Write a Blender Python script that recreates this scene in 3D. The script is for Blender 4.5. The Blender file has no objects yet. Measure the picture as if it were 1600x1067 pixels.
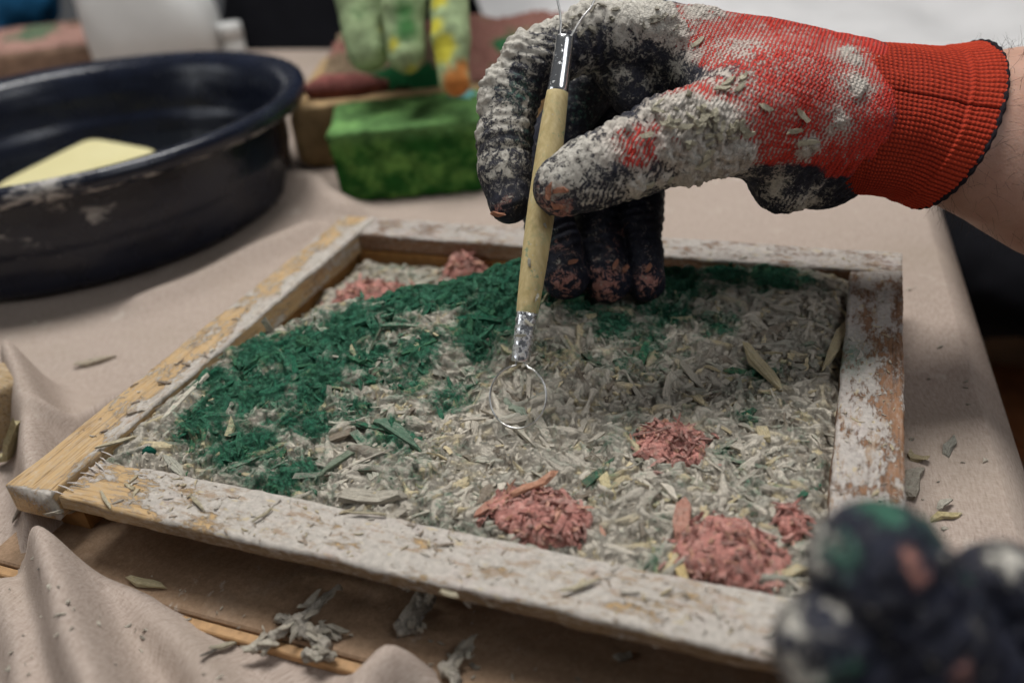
import bpy, math
import numpy as np
from mathutils import Matrix, Vector

# ------------------------------------------------------------------ camera, light, exposure
scene = bpy.context.scene
COL = scene.collection
CAM = np.array([0.30076978, -0.16829206, 0.206794])
RX, RY, RZ = math.radians(58.74822535), math.radians(5.32648664), math.radians(20.57692987)
FPX = 1342.27
cam_data = bpy.data.cameras.new('camera')
cam = bpy.data.objects.new('camera', cam_data)
COL.objects.link(cam)
cam.location = CAM
cam.rotation_euler = (RX, RY, RZ)
cam_data.sensor_width = 36.0
cam_data.lens = FPX / 1600 * 36.0
cam_data.clip_start = 0.01
cam_data.clip_end = 50
cam_data.dof.use_dof = True
cam_data.dof.focus_distance = 0.350
cam_data.dof.aperture_fstop = 5.0
scene.camera = cam

world = bpy.data.worlds.new('World')
scene.world = world
world.use_nodes = True
bg = world.node_tree.nodes['Background']
bg.inputs[0].default_value = (0.95, 0.97, 1.0, 1)
bg.inputs[1].default_value = 0.065

def area(name, loc, target, size, power, color):
    l = bpy.data.lights.new(name, 'AREA')
    l.shape = 'RECTANGLE'; l.size, l.size_y = size
    l.energy = power; l.color = color
    o = bpy.data.objects.new(name, l)
    COL.objects.link(o)
    o.location = loc
    o.rotation_euler = (Vector(target) - Vector(loc)).to_track_quat('-Z', 'Y').to_euler()
    return o
area('ceiling_lamp', (-0.12, 0.62, 1.80), (0.15, 0.12, 0), (1.1, 0.6), 37, (1.0, 0.99, 0.965))
area('window_light', (1.5, -0.30, 1.35), (0.25, 0.2, 0), (0.8, 0.8), 6.0, (0.95, 0.97, 1.0))
area('window_light', (-1.95, -0.75, 0.72), (0.0, 0.2, 0), (0.34, 0.8), 2.4, (0.95, 0.98, 1.0))
area('window_light', (-1.45, -1.25, 0.72), (0.0, 0.2, 0), (0.34, 0.8), 2.4, (0.95, 0.98, 1.0))

vs = scene.view_settings
vs.view_transform = 'Standard'
vs.look = 'None'
vs.exposure = 0.14
vs.gamma = 1.0
vs.use_curve_mapping = False
scene.cycles.use_denoising = True
scene.cycles.max_bounces = 5
scene.cycles.diffuse_bounces = 3
scene.cycles.use_adaptive_sampling = True
scene.cycles.adaptive_threshold = 0.03

# ------------------------------------------------------------------ geometry helpers
M3 = np.array(Matrix.Rotation(RZ, 3, 'Z') @ Matrix.Rotation(RY, 3, 'Y') @ Matrix.Rotation(RX, 3, 'X'))

def at(px, py, depth):
    """point of the place seen at a pixel of the 1600 px photograph, at a given distance along the view axis"""
    return CAM + M3 @ (np.array([(px - 800) / FPX, (533.5 - py) / FPX, -1.0]) * depth)

def on(px, py, z):
    """the same on a level plane"""
    d = M3 @ np.array([(px - 800) / FPX, (533.5 - py) / FPX, -1.0])
    return CAM + d * ((z - CAM[2]) / d[2])

def cs(px, py, depth):
    """camera-axis coordinates, used while a hand is modelled; to_world() sets it in place"""
    return np.array([(px - 800) / FPX * depth, (533.5 - py) / FPX * depth, -depth])

def to_world(v):
    return v @ M3.T + CAM

def hash3(i, j, k, seed):
    with np.errstate(over='ignore'):
        h = (i.astype(np.uint32) * np.uint32(374761393) + j.astype(np.uint32) * np.uint32(668265263)
             + k.astype(np.uint32) * np.uint32(2147483647) + np.uint32((seed * 144665 + 97) % 4294967295))
        h = (h ^ (h >> np.uint32(13))) * np.uint32(1274126177)
        h = (h ^ (h >> np.uint32(16))) * np.uint32(2246822519)
        h = h ^ (h >> np.uint32(15))
    return h.astype(np.float64) / 4294967295.0

def vnoise(p, seed=0):
    p = np.asarray(p, float)
    f = np.floor(p); t = p - f
    i = f.astype(np.int64)
    t = t * t * t * (t * (t * 6 - 15) + 10)
    r = np.zeros(len(p))
    for a in (0, 1):
        for b in (0, 1):
            for c in (0, 1):
                w = (t[:, 0] if a else 1 - t[:, 0]) * (t[:, 1] if b else 1 - t[:, 1]) * (t[:, 2] if c else 1 - t[:, 2])
                r += w * hash3(i[:, 0] + a, i[:, 1] + b, i[:, 2] + c, seed)
    return r

def fbm(p, freq, octaves=4, seed=0, gain=0.5):
    p = np.asarray(p, float) * freq
    r = np.zeros(len(p)); amp = 1.0; tot = 0
    for o in range(octaves):
        r += amp * vnoise(p + 17.3 * o, seed + o * 31); tot += amp
        amp *= gain; p = p * 2.03
    return r / tot

def sstep(a, b, x):
    t = np.clip((x - a) / (b - a), 0, 1)
    return t * t * (3 - 2 * t)

WLOC = {}
ROTZ = {}
def props(o, label=None, cat=None, group=None, kind=None):
    if label: o['label'] = label
    if cat: o['category'] = cat
    if group: o['group'] = group
    if kind: o['kind'] = kind
    return o

def empty(name, loc, **kw):
    o = bpy.data.objects.new(name, None)
    o.empty_display_size = 0.01
    o.location = loc
    COL.objects.link(o)
    WLOC[o.name] = np.array(loc, float)
    return props(o, **kw)

def mesh_data(name, verts, faces, smooth=True, attrs=None, mats=None, fmat=None):
    me = bpy.data.meshes.new(name)
    faces = faces if isinstance(faces, list) else [tuple(f) for f in faces.tolist()]
    me.from_pydata([tuple(v) for v in np.asarray(verts).tolist()], [], faces)
    if smooth:
        me.polygons.foreach_set('use_smooth', np.ones(len(me.polygons), bool))
    for k, v in (attrs or {}).items():
        v = np.asarray(v, np.float32)
        if v.ndim == 1:
            a = me.attributes.new(k, 'FLOAT', 'POINT'); a.data.foreach_set('value', v)
        elif v.shape[1] == 2:
            a = me.attributes.new(k, 'FLOAT_VECTOR', 'POINT')
            a.data.foreach_set('vector', np.c_[v, np.zeros(len(v))].astype(np.float32).ravel())
        else:
            a = me.attributes.new(k, 'FLOAT_COLOR', 'POINT')
            a.data.foreach_set('color', np.c_[v, np.ones(len(v))].astype(np.float32).ravel())
    me.update()
    return me

def mk(name, verts, faces, mat, parent=None, smooth=True, attrs=None, base=None, **kw):
    """link world-space geometry as one mesh object with its origin at its own base"""
    verts = np.asarray(verts, float)
    c = np.array(base, float) if base is not None else np.array([verts[:, 0].mean(), verts[:, 1].mean(), verts[:, 2].min()])
    me = mesh_data(name, verts - c, faces, smooth, attrs)
    if mat: me.materials.append(mat)
    o = bpy.data.objects.new(name, me)
    COL.objects.link(o)
    WLOC[o.name] = c
    if parent is not None:
        o.parent = parent
        o.location = Matrix.Rotation(-ROTZ.get(parent.name, 0.0), 3, 'Z') @ Vector(c - WLOC[parent.name])
        o.rotation_euler = (0, 0, -ROTZ.get(parent.name, 0.0))
    else:
        o.location = c
    return props(o, **kw)

def grid_faces(nu, nv, wrap_u=False, flip=False):
    """faces of a grid stored as index = v * nu + u"""
    u = np.arange(nu if wrap_u else nu - 1); v = np.arange(nv - 1)
    U, V = np.meshgrid(u, v)
    U2 = (U + 1) % nu
    f = np.stack([V * nu + U, V * nu + U2, (V + 1) * nu + U2, (V + 1) * nu + U], -1).reshape(-1, 4)
    return f[:, ::-1] if flip else f

def tube(path, radii, n=12, cap=True):
    path = np.asarray(path, float)
    radii = np.broadcast_to(np.asarray(radii, float), (len(path),))
    tan = np.gradient(path, axis=0); tan /= np.linalg.norm(tan, axis=1)[:, None] + 1e-12
    ref = np.array([0, 0, 1.0]) if abs(tan[0][2]) < 0.9 else np.array([1.0, 0, 0])
    a = np.linspace(0, 2 * np.pi, n, endpoint=False)
    V = []
    nrm = np.cross(tan[0], ref); nrm /= np.linalg.norm(nrm)
    for i in range(len(path)):
        nrm = nrm - tan[i] * (nrm @ tan[i]); nrm /= np.linalg.norm(nrm)
        b = np.cross(tan[i], nrm)
        V.append(path[i] + radii[i] * (np.cos(a)[:, None] * nrm + np.sin(a)[:, None] * b))
    V = np.concatenate(V)
    F = [tuple(f) for f in grid_faces(n, len(path), True).tolist()]
    if cap:
        F.append(tuple(range(n))[::-1]); k = (len(path) - 1) * n
        F.append(tuple(range(k, k + n)))
    return V, F

def lathe(profile, center, n=64):
    pr = np.asarray(profile, float)
    a = np.linspace(0, 2 * np.pi, n, endpoint=False)
    V = np.concatenate([np.c_[center[0] + r * np.cos(a), center[1] + r * np.sin(a), np.full(n, z)] for r, z in pr])
    return V, grid_faces(n, len(pr), True)

def slab(L, W, H, du, noise_amp=0.0, seed=0, bev=0.0008):
    """a board standing on local z = 0..H with top, sides and ends finely meshed; x along L, y across W"""
    nl = max(2, int(L / du)); prof = []
    nw = max(2, int(W / du)); nh = max(2, int(H / (du * 1.5)))
    b = bev
    for t in np.linspace(b, H - b, nh): prof.append((0, t))
    for t in np.linspace(b, W - b, nw): prof.append((t, H))
    for t in np.linspace(H - b, b, nh): prof.append((W, t))
    for t in np.linspace(W - b, b, max(2, nw // 6)): prof.append((t, 0))
    prof = np.array(prof); m = len(prof)
    xs = np.linspace(0, L, nl)
    V = np.concatenate([np.c_[np.full(m, x), prof] for x in xs])
    F = [tuple(f) for f in grid_faces(m, nl, True, True).tolist()]
    F.append(tuple(range(m))); F.append(tuple(range((nl - 1) * m, nl * m))[::-1])
    return V, F

def rotz(v, a):
    c, s = math.cos(a), math.sin(a)
    v = np.asarray(v, float)
    return np.c_[v[:, 0] * c - v[:, 1] * s, v[:, 0] * s + v[:, 1] * c, v[:, 2]]

# ------------------------------------------------------------------ signed distance modelling for hands and soft bodies
import openvdb

def cone_sdf(P, a, b, ra, rb):
    ab = b - a
    t = np.clip(((P - a) @ ab) / (ab @ ab + 1e-12), 0, 1)
    return np.linalg.norm(P - a - t[..., None] * ab, axis=-1) - (ra + (rb - ra) * t)

def smin(a, b, k):
    h = np.clip(0.5 + 0.5 * (b - a) / k, 0, 1)
    return b + (a - b) * h - k * h * (1 - h)

def sdf_mesh(groups, vox, k_in, k_out, pad=0.004):
    """groups: list of chains; each chain a list of (a, b, ra, rb). Links inside a chain blend by k_in, chains by k_out."""
    pts = np.array([q for g in groups for c in g for q in (c[0], c[1])]); rad = max(max(c[2], c[3]) for g in groups for c in g)
    lo = pts.min(0) - rad - pad; hi = pts.max(0) + rad + pad
    n = np.ceil((hi - lo) / vox).astype(int) + 1
    D = np.full(n, 0.05, np.float32)
    for g in groups:
        gp = np.array([q for c in g for q in (c[0], c[1])]); gr = max(max(c[2], c[3]) for c in g) + 3 * max(k_in, k_out)
        i0 = np.maximum(np.floor((gp.min(0) - gr - lo) / vox).astype(int), 0)
        i1 = np.minimum(np.ceil((gp.max(0) + gr - lo) / vox).astype(int) + 1, n)
        ax = [lo[d] + vox * np.arange(i0[d], i1[d]) for d in range(3)]
        P = np.stack(np.meshgrid(*ax, indexing='ij'), -1).astype(np.float32)
        G = None
        for (a, b, ra, rb) in g:
            d = cone_sdf(P, a.astype(np.float32), b.astype(np.float32), ra, rb)
            G = d if G is None else smin(G, d, k_in)
        s = tuple(slice(i0[d], i1[d]) for d in range(3))
        D[s] = smin(D[s], G, k_out)
    grid = openvdb.FloatGrid(0.05)
    grid.copyFromArray(D)
    v, q = grid.convertToQuads(0.0)
    v = np.asarray(v, float) * vox + lo
    q = np.asarray(q, np.int64)
    c = v[q].mean(1); nn = np.cross(v[q[:, 1]] - v[q[:, 0]], v[q[:, 2]] - v[q[:, 0]])
    if (c * nn).sum() - (v.mean(0) * nn).sum() < 0: q = q[:, ::-1]
    return v, q

def vert_normals(v, q):
    nn = np.cross(v[q[:, 2]] - v[q[:, 0]], v[q[:, 3]] - v[q[:, 1]]) if q.shape[1] == 4 else np.cross(v[q[:, 1]] - v[q[:, 0]], v[q[:, 2]] - v[q[:, 0]])
    N = np.zeros_like(v)
    for i in range(q.shape[1]): np.add.at(N, q[:, i], nn)
    return N / (np.linalg.norm(N, axis=1)[:, None] + 1e-15)

def blobs(P, B):
    """strongest of a set of soft spots (centre, radius, strength)"""
    r = np.zeros(len(P))
    for c, rad, s in B:
        d2 = ((P - c) ** 2).sum(1) / rad ** 2
        r = np.maximum(r, s * np.exp(-d2 * 1.2))
    return r

def chain(pts):
    return [(pts[i][0], pts[i + 1][0], pts[i][1], pts[i + 1][1]) for i in range(len(pts) - 1)]

# ------------------------------------------------------------------ material helpers
class NT:
    def __init__(self, name, rough=0.8, spec=0.3):
        self.m = bpy.data.materials.new(name); self.m.use_nodes = True
        self.t = self.m.node_tree; self.n = self.t.nodes; self.l = self.t.links
        self.b = self.n['Principled BSDF']
        self.b.inputs['Roughness'].default_value = rough
        self.b.inputs['Specular IOR Level'].default_value = spec
    def node(self, ty, **kw):
        x = self.n.new(ty)
        for k, v in kw.items(): setattr(x, k, v)
        return x
    def link(self, a, b): self.l.new(a, b)
    def obj(self): return self.node('ShaderNodeTexCoord').outputs['Object']
    def attr(self, name, out='Fac'): return self.node('ShaderNodeAttribute', attribute_name=name).outputs[out]
    def mapping(self, vec, scale=(1, 1, 1), rot=(0, 0, 0)):
        x = self.node('ShaderNodeMapping'); self.link(vec, x.inputs[0])
        x.inputs['Scale'].default_value = scale; x.inputs['Rotation'].default_value = rot
        return x.outputs[0]
    def noise(self, vec, scale, detail=4, rough=0.55, dist=0.0, out='Fac'):
        x = self.node('ShaderNodeTexNoise'); self.link(vec, x.inputs['Vector'])
        x.inputs['Scale'].default_value = scale; x.inputs['Detail'].default_value = detail
        x.inputs['Roughness'].default_value = rough; x.inputs['Distortion'].default_value = dist
        return x.outputs[out]
    def voro(self, vec, scale, feature='F1', out='Distance'):
        x = self.node('ShaderNodeTexVoronoi', feature=feature); self.link(vec, x.inputs['Vector'])
        x.inputs['Scale'].default_value = scale
        return x.outputs[out]
    def math(self, op, a, b=None, c=None, clamp=False):
        x = self.node('ShaderNodeMath', operation=op); x.use_clamp = clamp
        for i, v in enumerate((a, b, c)):
            if v is None: continue
            if isinstance(v, (int, float)): x.inputs[i].default_value = v
            else: self.link(v, x.inputs[i])
        return x.outputs[0]
    def ramp(self, fac, stops):
        x = self.node('ShaderNodeValToRGB'); self.link(fac, x.inputs[0]); e = x.color_ramp.elements
        while len(e) < len(stops): e.new(0.5)
        for i, (p, c) in enumerate(stops):
            e[i].position = p; e[i].color = (*c, 1) if len(c) == 3 else c
        return x.outputs[0]
    def step(self, fac, a, b):
        x = self.node('ShaderNodeMapRange', interpolation_type='SMOOTHSTEP'); self.link(fac, x.inputs[0])
        x.inputs[1].default_value = a; x.inputs[2].default_value = b
        return x.outputs[0]
    def mix(self, fac, a, b, blend='MIX'):
        x = self.node('ShaderNodeMix', data_type='RGBA', blend_type=blend)
        for s, v in ((x.inputs[0], fac), (x.inputs[6], a), (x.inputs[7], b)):
            if isinstance(v, tuple): s.default_value = (*v, 1)
            elif isinstance(v, (int, float)): s.default_value = v
            else: self.link(v, s)
        return x.outputs[2]
    def bump(self, h, strength=0.5, dist=0.001, prev=None):
        x = self.node('ShaderNodeBump'); self.link(h, x.inputs['Height'])
        x.inputs['Strength'].default_value = strength; x.inputs['Distance'].default_value = dist
        if prev is not None: self.link(prev, x.inputs['Normal'])
        return x.outputs[0]
    def out(self, color=None, normal=None, rough=None, metal=None):
        if color is not None:
            if isinstance(color, tuple): self.b.inputs['Base Color'].default_value = (*color, 1)
            else: self.link(color, self.b.inputs['Base Color'])
        if normal is not None: self.link(normal, self.b.inputs['Normal'])
        if rough is not None:
            if isinstance(rough, (int, float)): self.b.inputs['Roughness'].default_value = rough
            else: self.link(rough, self.b.inputs['Roughness'])
        if metal is not None: self.b.inputs['Metallic'].default_value = metal
        return self.m

def mat_plain(name, color, rough=0.7, spec=0.3, metal=0.0, scale=60, var=0.15, bump=0.15, bd=0.001):
    t = NT(name, rough, spec); o = t.obj()
    n = t.noise(o, scale, 5)
    lo = tuple(c * (1 - var) for c in color); hi = tuple(min(1, c * (1 + var)) for c in color)
    c = t.ramp(n, [(0.3, lo), (0.7, hi)])
    return t.out(c, t.bump(t.noise(o, scale * 6, 4), bump, bd), metal=metal)

LIME = (0.48, 0.44, 0.395)
def mat_linen():
    t = NT('linen_cloth', 0.9, 0.10); o = t.obj(); wv = t.attr('cuv', 'Vector')
    warp = t.noise(t.mapping(wv, (1500, 330, 1)), 1, 2)
    weft = t.noise(t.mapping(wv, (330, 1500, 1)), 1, 2)
    slub = t.noise(t.mapping(wv, (900, 200, 1)), 1, 3)
    w = t.math('ADD', t.math('MULTIPLY', warp, 0.5), t.math('MULTIPLY', weft, 0.5))
    w = t.math('ADD', t.math('MULTIPLY', w, 0.6), t.math('MULTIPLY', slub, 0.4))
    c = t.ramp(w, [(0.34, (0.27, 0.21, 0.175)), (0.5, (0.395, 0.32, 0.272)), (0.66, (0.48, 0.40, 0.35))])
    dirt = t.step(t.noise(o, 14, 5), 0.45, 0.75)
    c = t.mix(t.math('MULTIPLY', dirt, 0.35), c, (0.33, 0.27, 0.21))
    dust = t.step(t.noise(o, 38, 7, 0.7), 0.60, 0.74)
    c = t.mix(t.math('MULTIPLY', dust, 0.55), c, (0.62, 0.56, 0.49))
    return t.out(c, t.bump(w, 0.55, 0.0006))

def mat_wood(name, c0, c1, lime_col=LIME, scale=1.0, thr=0.0):
    """bare wood under dried lime: attribute 'lime' says where the paste sits, noise gives its ragged edge"""
    t = NT(name, 0.7, 0.25); o = t.obj()
    g = t.noise(t.mapping(o, (40 * scale, 900 * scale, 900 * scale)), 1, 4, 0.6, 0.3)
    g2 = t.noise(t.mapping(o, (12 * scale, 160 * scale, 160 * scale)), 1, 3)
    wood = t.mix(g2, t.ramp(g, [(0.3, c0), (0.65, c1)]), tuple(x * 0.72 for x in c1))
    wood = t.mix(t.math('MULTIPLY', t.step(g, 0.48, 0.34), 0.7), wood, tuple(x * 0.45 for x in c0))
    fine = t.noise(t.mapping(o, (260, 700, 700)), 1, 6, 0.7)
    lm = t.step(t.math('ADD', t.attr('lime'), t.math('MULTIPLY', t.math('SUBTRACT', fine, 0.5), 0.9)), 0.42, 0.58)
    ln = t.noise(o, 420, 6, 0.7)
    lc = t.ramp(ln, [(0.25, tuple(x * 0.62 for x in lime_col)), (0.55, lime_col), (0.8, tuple(min(1, x * 1.3) for x in lime_col))])
    lc = t.mix(t.math('MULTIPLY', t.step(t.noise(t.mapping(o, (0.30, 1, 1)), 230, 7, 0.78), 0.52, 0.62), 0.8), lc, (0.31, 0.215, 0.14))
    lc = t.mix(t.math('MULTIPLY', t.step(t.noise(o, 70, 5, 0.7), 0.5, 0.7), 0.3), lc, (0.50, 0.41, 0.40))
    straw = t.step(t.noise(t.mapping(o, (140, 420, 420), (0, 0, 0.6)), 1, 4), 0.62, 0.68)
    lc = t.mix(t.math('MULTIPLY', straw, 0.6), lc, (0.52, 0.42, 0.24))
    wood = t.mix(t.math('MULTIPLY', t.attr('side_tone'), 0.75), wood, (0.075, 0.045, 0.026))  # darker brown mixed into the wood on a board's side faces
    c = t.mix(t.math('MULTIPLY', lm, 0.97), t.mix(t.math('MULTIPLY', t.step(fine, 0.42, 0.7), 0.45), wood, lc), lc)
    gr = t.attr('green')
    c = t.mix(t.math('MULTIPLY', gr, t.step(fine, 0.3, 0.7)), c, (0.05, 0.19, 0.12))
    h = t.math('ADD', t.math('MULTIPLY', lm, t.math('ADD', 0.5, ln)), t.math('MULTIPLY', g, 0.35))
    return t.out(c, t.bump(h, 0.7, 0.0007))

def mat_chip(name, per_object):
    """hemp shiv: fibres along the chip, a lime crust, and dye soaked in where 'grn' says"""
    t = NT(name, 0.92, 0.10); pos = t.node('ShaderNodeNewGeometry').outputs['Position']
    if per_object:
        oi = t.node('ShaderNodeObjectInfo'); base, grn = oi.outputs['Color'], oi.outputs['Alpha']
        vm = t.node('ShaderNodeVectorMath', operation='ADD'); t.link(t.mapping(t.obj(), (1.6, 6.5, 3.0)), vm.inputs[0])
        t.link(t.math('MULTIPLY', oi.outputs['Random'], 57.0), vm.inputs[1])
        g = t.noise(vm.outputs[0], 1.0, 4, 0.65)
    else:
        base, grn = t.attr('Col', 'Color'), t.attr('grn')
        g = t.noise(t.mapping(t.attr('cuv', 'Vector'), (260, 2500, 1)), 1.0, 4, 0.65)
    f = t.noise(pos, 800, 5, 0.7); m = t.noise(pos, 300, 6, 0.72)
    gc = t.math('ADD', t.math('MULTIPLY', g, 0.6), t.math('MULTIPLY', f, 0.4))
    c = t.mix(1.0, base, t.ramp(gc, [(0.32, (0.62, 0.60, 0.57)), (0.5, (1, 1, 1)), (0.68, (1.25, 1.24, 1.2))]), 'MULTIPLY')
    crust = t.step(m, 0.46, 0.64)
    c = t.mix(t.math('MULTIPLY', crust, 0.40), c, t.mix(0.5, t.mix(1.0, c, (1.35, 1.34, 1.3), 'MULTIPLY'), (0.64, 0.60, 0.53)))
    dn = t.math('ADD', t.math('MULTIPLY', t.math('SUBTRACT', m, 0.5), 1.5), t.math('MULTIPLY', t.math('SUBTRACT', gc, 0.5), 1.0))
    dye = t.step(t.math('ADD', grn, dn), 0.08, 0.78)
    dc = t.ramp(t.math('ADD', t.math('MULTIPLY', gc, 0.5), t.math('MULTIPLY', f, 0.5)), [(0.38, (0.001, 0.030, 0.022)), (0.5, (0.003, 0.105, 0.062)), (0.62, (0.03, 0.21, 0.11))])
    lum = t.mix(t.math('MULTIPLY', dye, 0.95), c, t.mix(0.07, dc, t.mix(1.0, c, (0.25, 0.75, 0.45), 'MULTIPLY')))
    return t.out(lum, t.bump(t.math('ADD', t.math('MULTIPLY', g, 1.2), t.math('ADD', m, t.math('MULTIPLY', f, 0.6))), 1.0, 0.0010))

def mat_glove():
    t = NT('work_glove', 0.8, 0.25); o = t.obj()
    red, lime, pink, grn = t.attr('red'), t.attr('lime'), t.attr('pink'), t.attr('green')
    uv = t.attr('kuv', 'Vector')
    sep = t.node('ShaderNodeSeparateXYZ'); t.link(uv, sep.inputs[0])
    fine = t.noise(o, 1500, 5, 0.7); mid = t.noise(o, 520, 6, 0.72); big = t.noise(o, 150, 5, 0.65)
    # knitted loops of the uncoated back
    su = t.math('SINE', t.math('MULTIPLY', sep.outputs[0], 2 * math.pi / 0.0019))
    row = t.math('MULTIPLY', sep.outputs[1], 2 * math.pi / 0.0016)
    sv = t.math('SINE', t.math('ADD', row, t.math('MULTIPLY', su, 0.9)))
    knit = t.math('ADD', t.math('MULTIPLY', sv, 0.5), t.math('MULTIPLY', t.math('ABSOLUTE', su), 0.5))
    kn = t.step(knit, -0.35, 0.55)
    redc = t.mix(kn, (0.27, 0.012, 0.009), (0.66, 0.042, 0.022))
    redc = t.mix(t.math('MULTIPLY', big, 0.35), redc, (0.40, 0.03, 0.02))
    smear = t.noise(o, 240, 7, 0.74, 0.7)
    navy = t.ramp(mid, [(0.3, (0.006, 0.006, 0.010)), (0.55, (0.011, 0.013, 0.028)), (0.8, (0.03, 0.036, 0.075))])
    c = t.mix(t.step(red, 0.42, 0.58), navy, redc)
    # pigment, then lime: it catches in the loops and in the pores of the coating first
    g = t.step(t.math('ADD', grn, t.math('MULTIPLY', t.math('SUBTRACT', mid, 0.5), 1.8)), 0.42, 0.75)
    c = t.mix(t.math('MULTIPLY', g, 0.8), c, (0.05, 0.17, 0.11))
    p = t.step(t.math('ADD', t.math('MULTIPLY', pink, 0.85), t.math('MULTIPLY', t.math('SUBTRACT', smear, 0.5), 2.6)), 0.50, 0.66)
    c = t.mix(t.math('MULTIPLY', p, 0.92), c, t.ramp(mid, [(0.3, (0.30, 0.12, 0.095)), (0.7, (0.60, 0.29, 0.23))]))
    catch = t.math('ADD', t.math('MULTIPLY', t.math('SUBTRACT', fine, 0.5), 0.75), t.math('MULTIPLY', t.math('SUBTRACT', mid, 0.5), 0.9))
    catch = t.math('ADD', catch, t.math('MULTIPLY', t.math('SUBTRACT', smear, 0.5), 2.3))
    film = t.step(t.math('ADD', lime, t.math('MULTIPLY', catch, 0.8)), 0.05, 0.75)
    c = t.mix(t.math('MULTIPLY', film, t.math('SUBTRACT', 0.24, t.math('MULTIPLY', t.step(red, 0.4, 0.6), 0.12))), c, (0.33, 0.32, 0.34))
    catch = t.math('ADD', catch, t.math('MULTIPLY', t.math('MULTIPLY', t.math('SUBTRACT', 0.55, kn), red), 0.55))
    lm = t.step(t.math('ADD', lime, catch), 0.42, 0.66)
    lc = t.ramp(t.math('ADD', t.math('MULTIPLY', mid, 0.7), t.math('MULTIPLY', big, 0.3)), [(0.3, (0.36, 0.33, 0.29)), (0.5, (0.58, 0.545, 0.48)), (0.68, (0.76, 0.72, 0.65))])
    lc = t.mix(t.math('MULTIPLY', t.math('MULTIPLY', red, 0.42), t.step(lime, 1.1, 0.45)), lc, (0.60, 0.25, 0.21))
    crack = t.voro(t.mapping(o, (1, 1, 1)), 260, 'DISTANCE_TO_EDGE')
    thick = t.step(lime, 0.75, 1.05)
    lc = t.mix(t.math('MULTIPLY', thick, t.math('MULTIPLY', t.step(crack, 0.05, 0.0), 0.55)), lc, (0.14, 0.12, 0.10))
    c = t.mix(t.math('MULTIPLY', lm, 0.96), c, lc)
    h = t.math('ADD', t.math('MULTIPLY', lm, t.math('ADD', 0.9, t.math('MULTIPLY', mid, 1.2))), t.math('MULTIPLY', t.math('MULTIPLY', knit, red), 0.9))
    h = t.math('ADD', h, t.math('MULTIPLY', fine, 0.7))
    rough = t.math('ADD', 0.55, t.math('MULTIPLY', lm, 0.38))
    return t.out(c, t.bump(h, 0.9, 0.0007), rough)

def mat_cuff():
    t = NT('red_knit_cuff', 0.85, 0.15); o = t.obj()
    k = t.attr('knit')
    n = t.noise(o, 900, 4, 0.6); b = t.noise(o, 60, 3)
    c = t.mix(k, (0.10, 0.008, 0.006), t.mix(b, (0.38, 0.030, 0.013), (0.49, 0.052, 0.019)))
    c = t.mix(t.math('MULTIPLY', t.step(n, 0.5, 0.8), 0.3), c, (0.58, 0.09, 0.045))
    lm = t.step(t.math('ADD', t.attr('lime'), t.math('MULTIPLY', t.math('SUBTRACT', n, 0.5), 1.6)), 0.5, 0.75)
    c = t.mix(t.math('MULTIPLY', lm, 0.85), c, (0.52, 0.45, 0.39))
    return t.out(c, t.bump(n, 0.4, 0.0004))

def mat_vcol(name, rough=0.85, spec=0.2, scale=200, amt=0.6, bd=0.002, sss=0.0):
    t = NT(name, rough, spec); o = t.obj()
    n = t.noise(o, scale, 6, 0.65)
    c = t.mix(1.0, t.attr('Col', 'Color'), t.ramp(n, [(0.25, (0.55, 0.55, 0.55)), (0.5, (1, 1, 1)), (0.75, (1.3, 1.3, 1.3))]), 'MULTIPLY')
    if sss:
        t.b.inputs['Subsurface Weight'].default_value = sss
        t.b.inputs['Subsurface Radius'].default_value = (0.006, 0.002, 0.001)
        t.b.inputs['Subsurface Scale'].default_value = 0.5
    return t.out(c, t.bump(n, amt, bd))

def mat_skin():
    t = NT('skin', 0.55, 0.35); o = t.obj()
    n = t.noise(o, 45, 5); f = t.voro(o, 900)
    c = t.ramp(n, [(0.3, (0.40, 0.215, 0.155)), (0.6, (0.50, 0.30, 0.225)), (0.8, (0.54, 0.33, 0.26))])
    t.b.inputs['Subsurface Weight'].default_value = 0.15
    t.b.inputs['Subsurface Radius'].default_value = (0.008, 0.003, 0.0015)
    t.b.inputs['Subsurface Scale'].default_value = 0.5
    return t.out(c, t.bump(t.math('ADD', f, t.noise(o, 300, 4)), 0.25, 0.0004))

def mat_basin():
    t = NT('black_plastic', 0.36, 0.5); o = t.obj()
    n = t.noise(o, 30, 5)
    c = t.ramp(n, [(0.3, (0.006, 0.008, 0.017)), (0.7, (0.010, 0.014, 0.030))])
    st = t.attr('stain')
    s = t.step(t.math('ADD', st, t.math('MULTIPLY', t.math('SUBTRACT', t.noise(t.mapping(o, (60, 60, 150)), 1, 6, 0.7, 0.6), 0.5), 1.9)), 0.50, 0.80)
    c = t.mix(t.math('MULTIPLY', s, 0.85), c, (0.48, 0.45, 0.42))
    r = t.math('ADD', 0.20, t.math('ADD', t.math('MULTIPLY', s, 0.5), t.math('MULTIPLY', n, 0.15)))
    return t.out(c, t.bump(t.math('ADD', s, t.noise(o, 180, 3)), 0.3, 0.0008), r)

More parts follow.
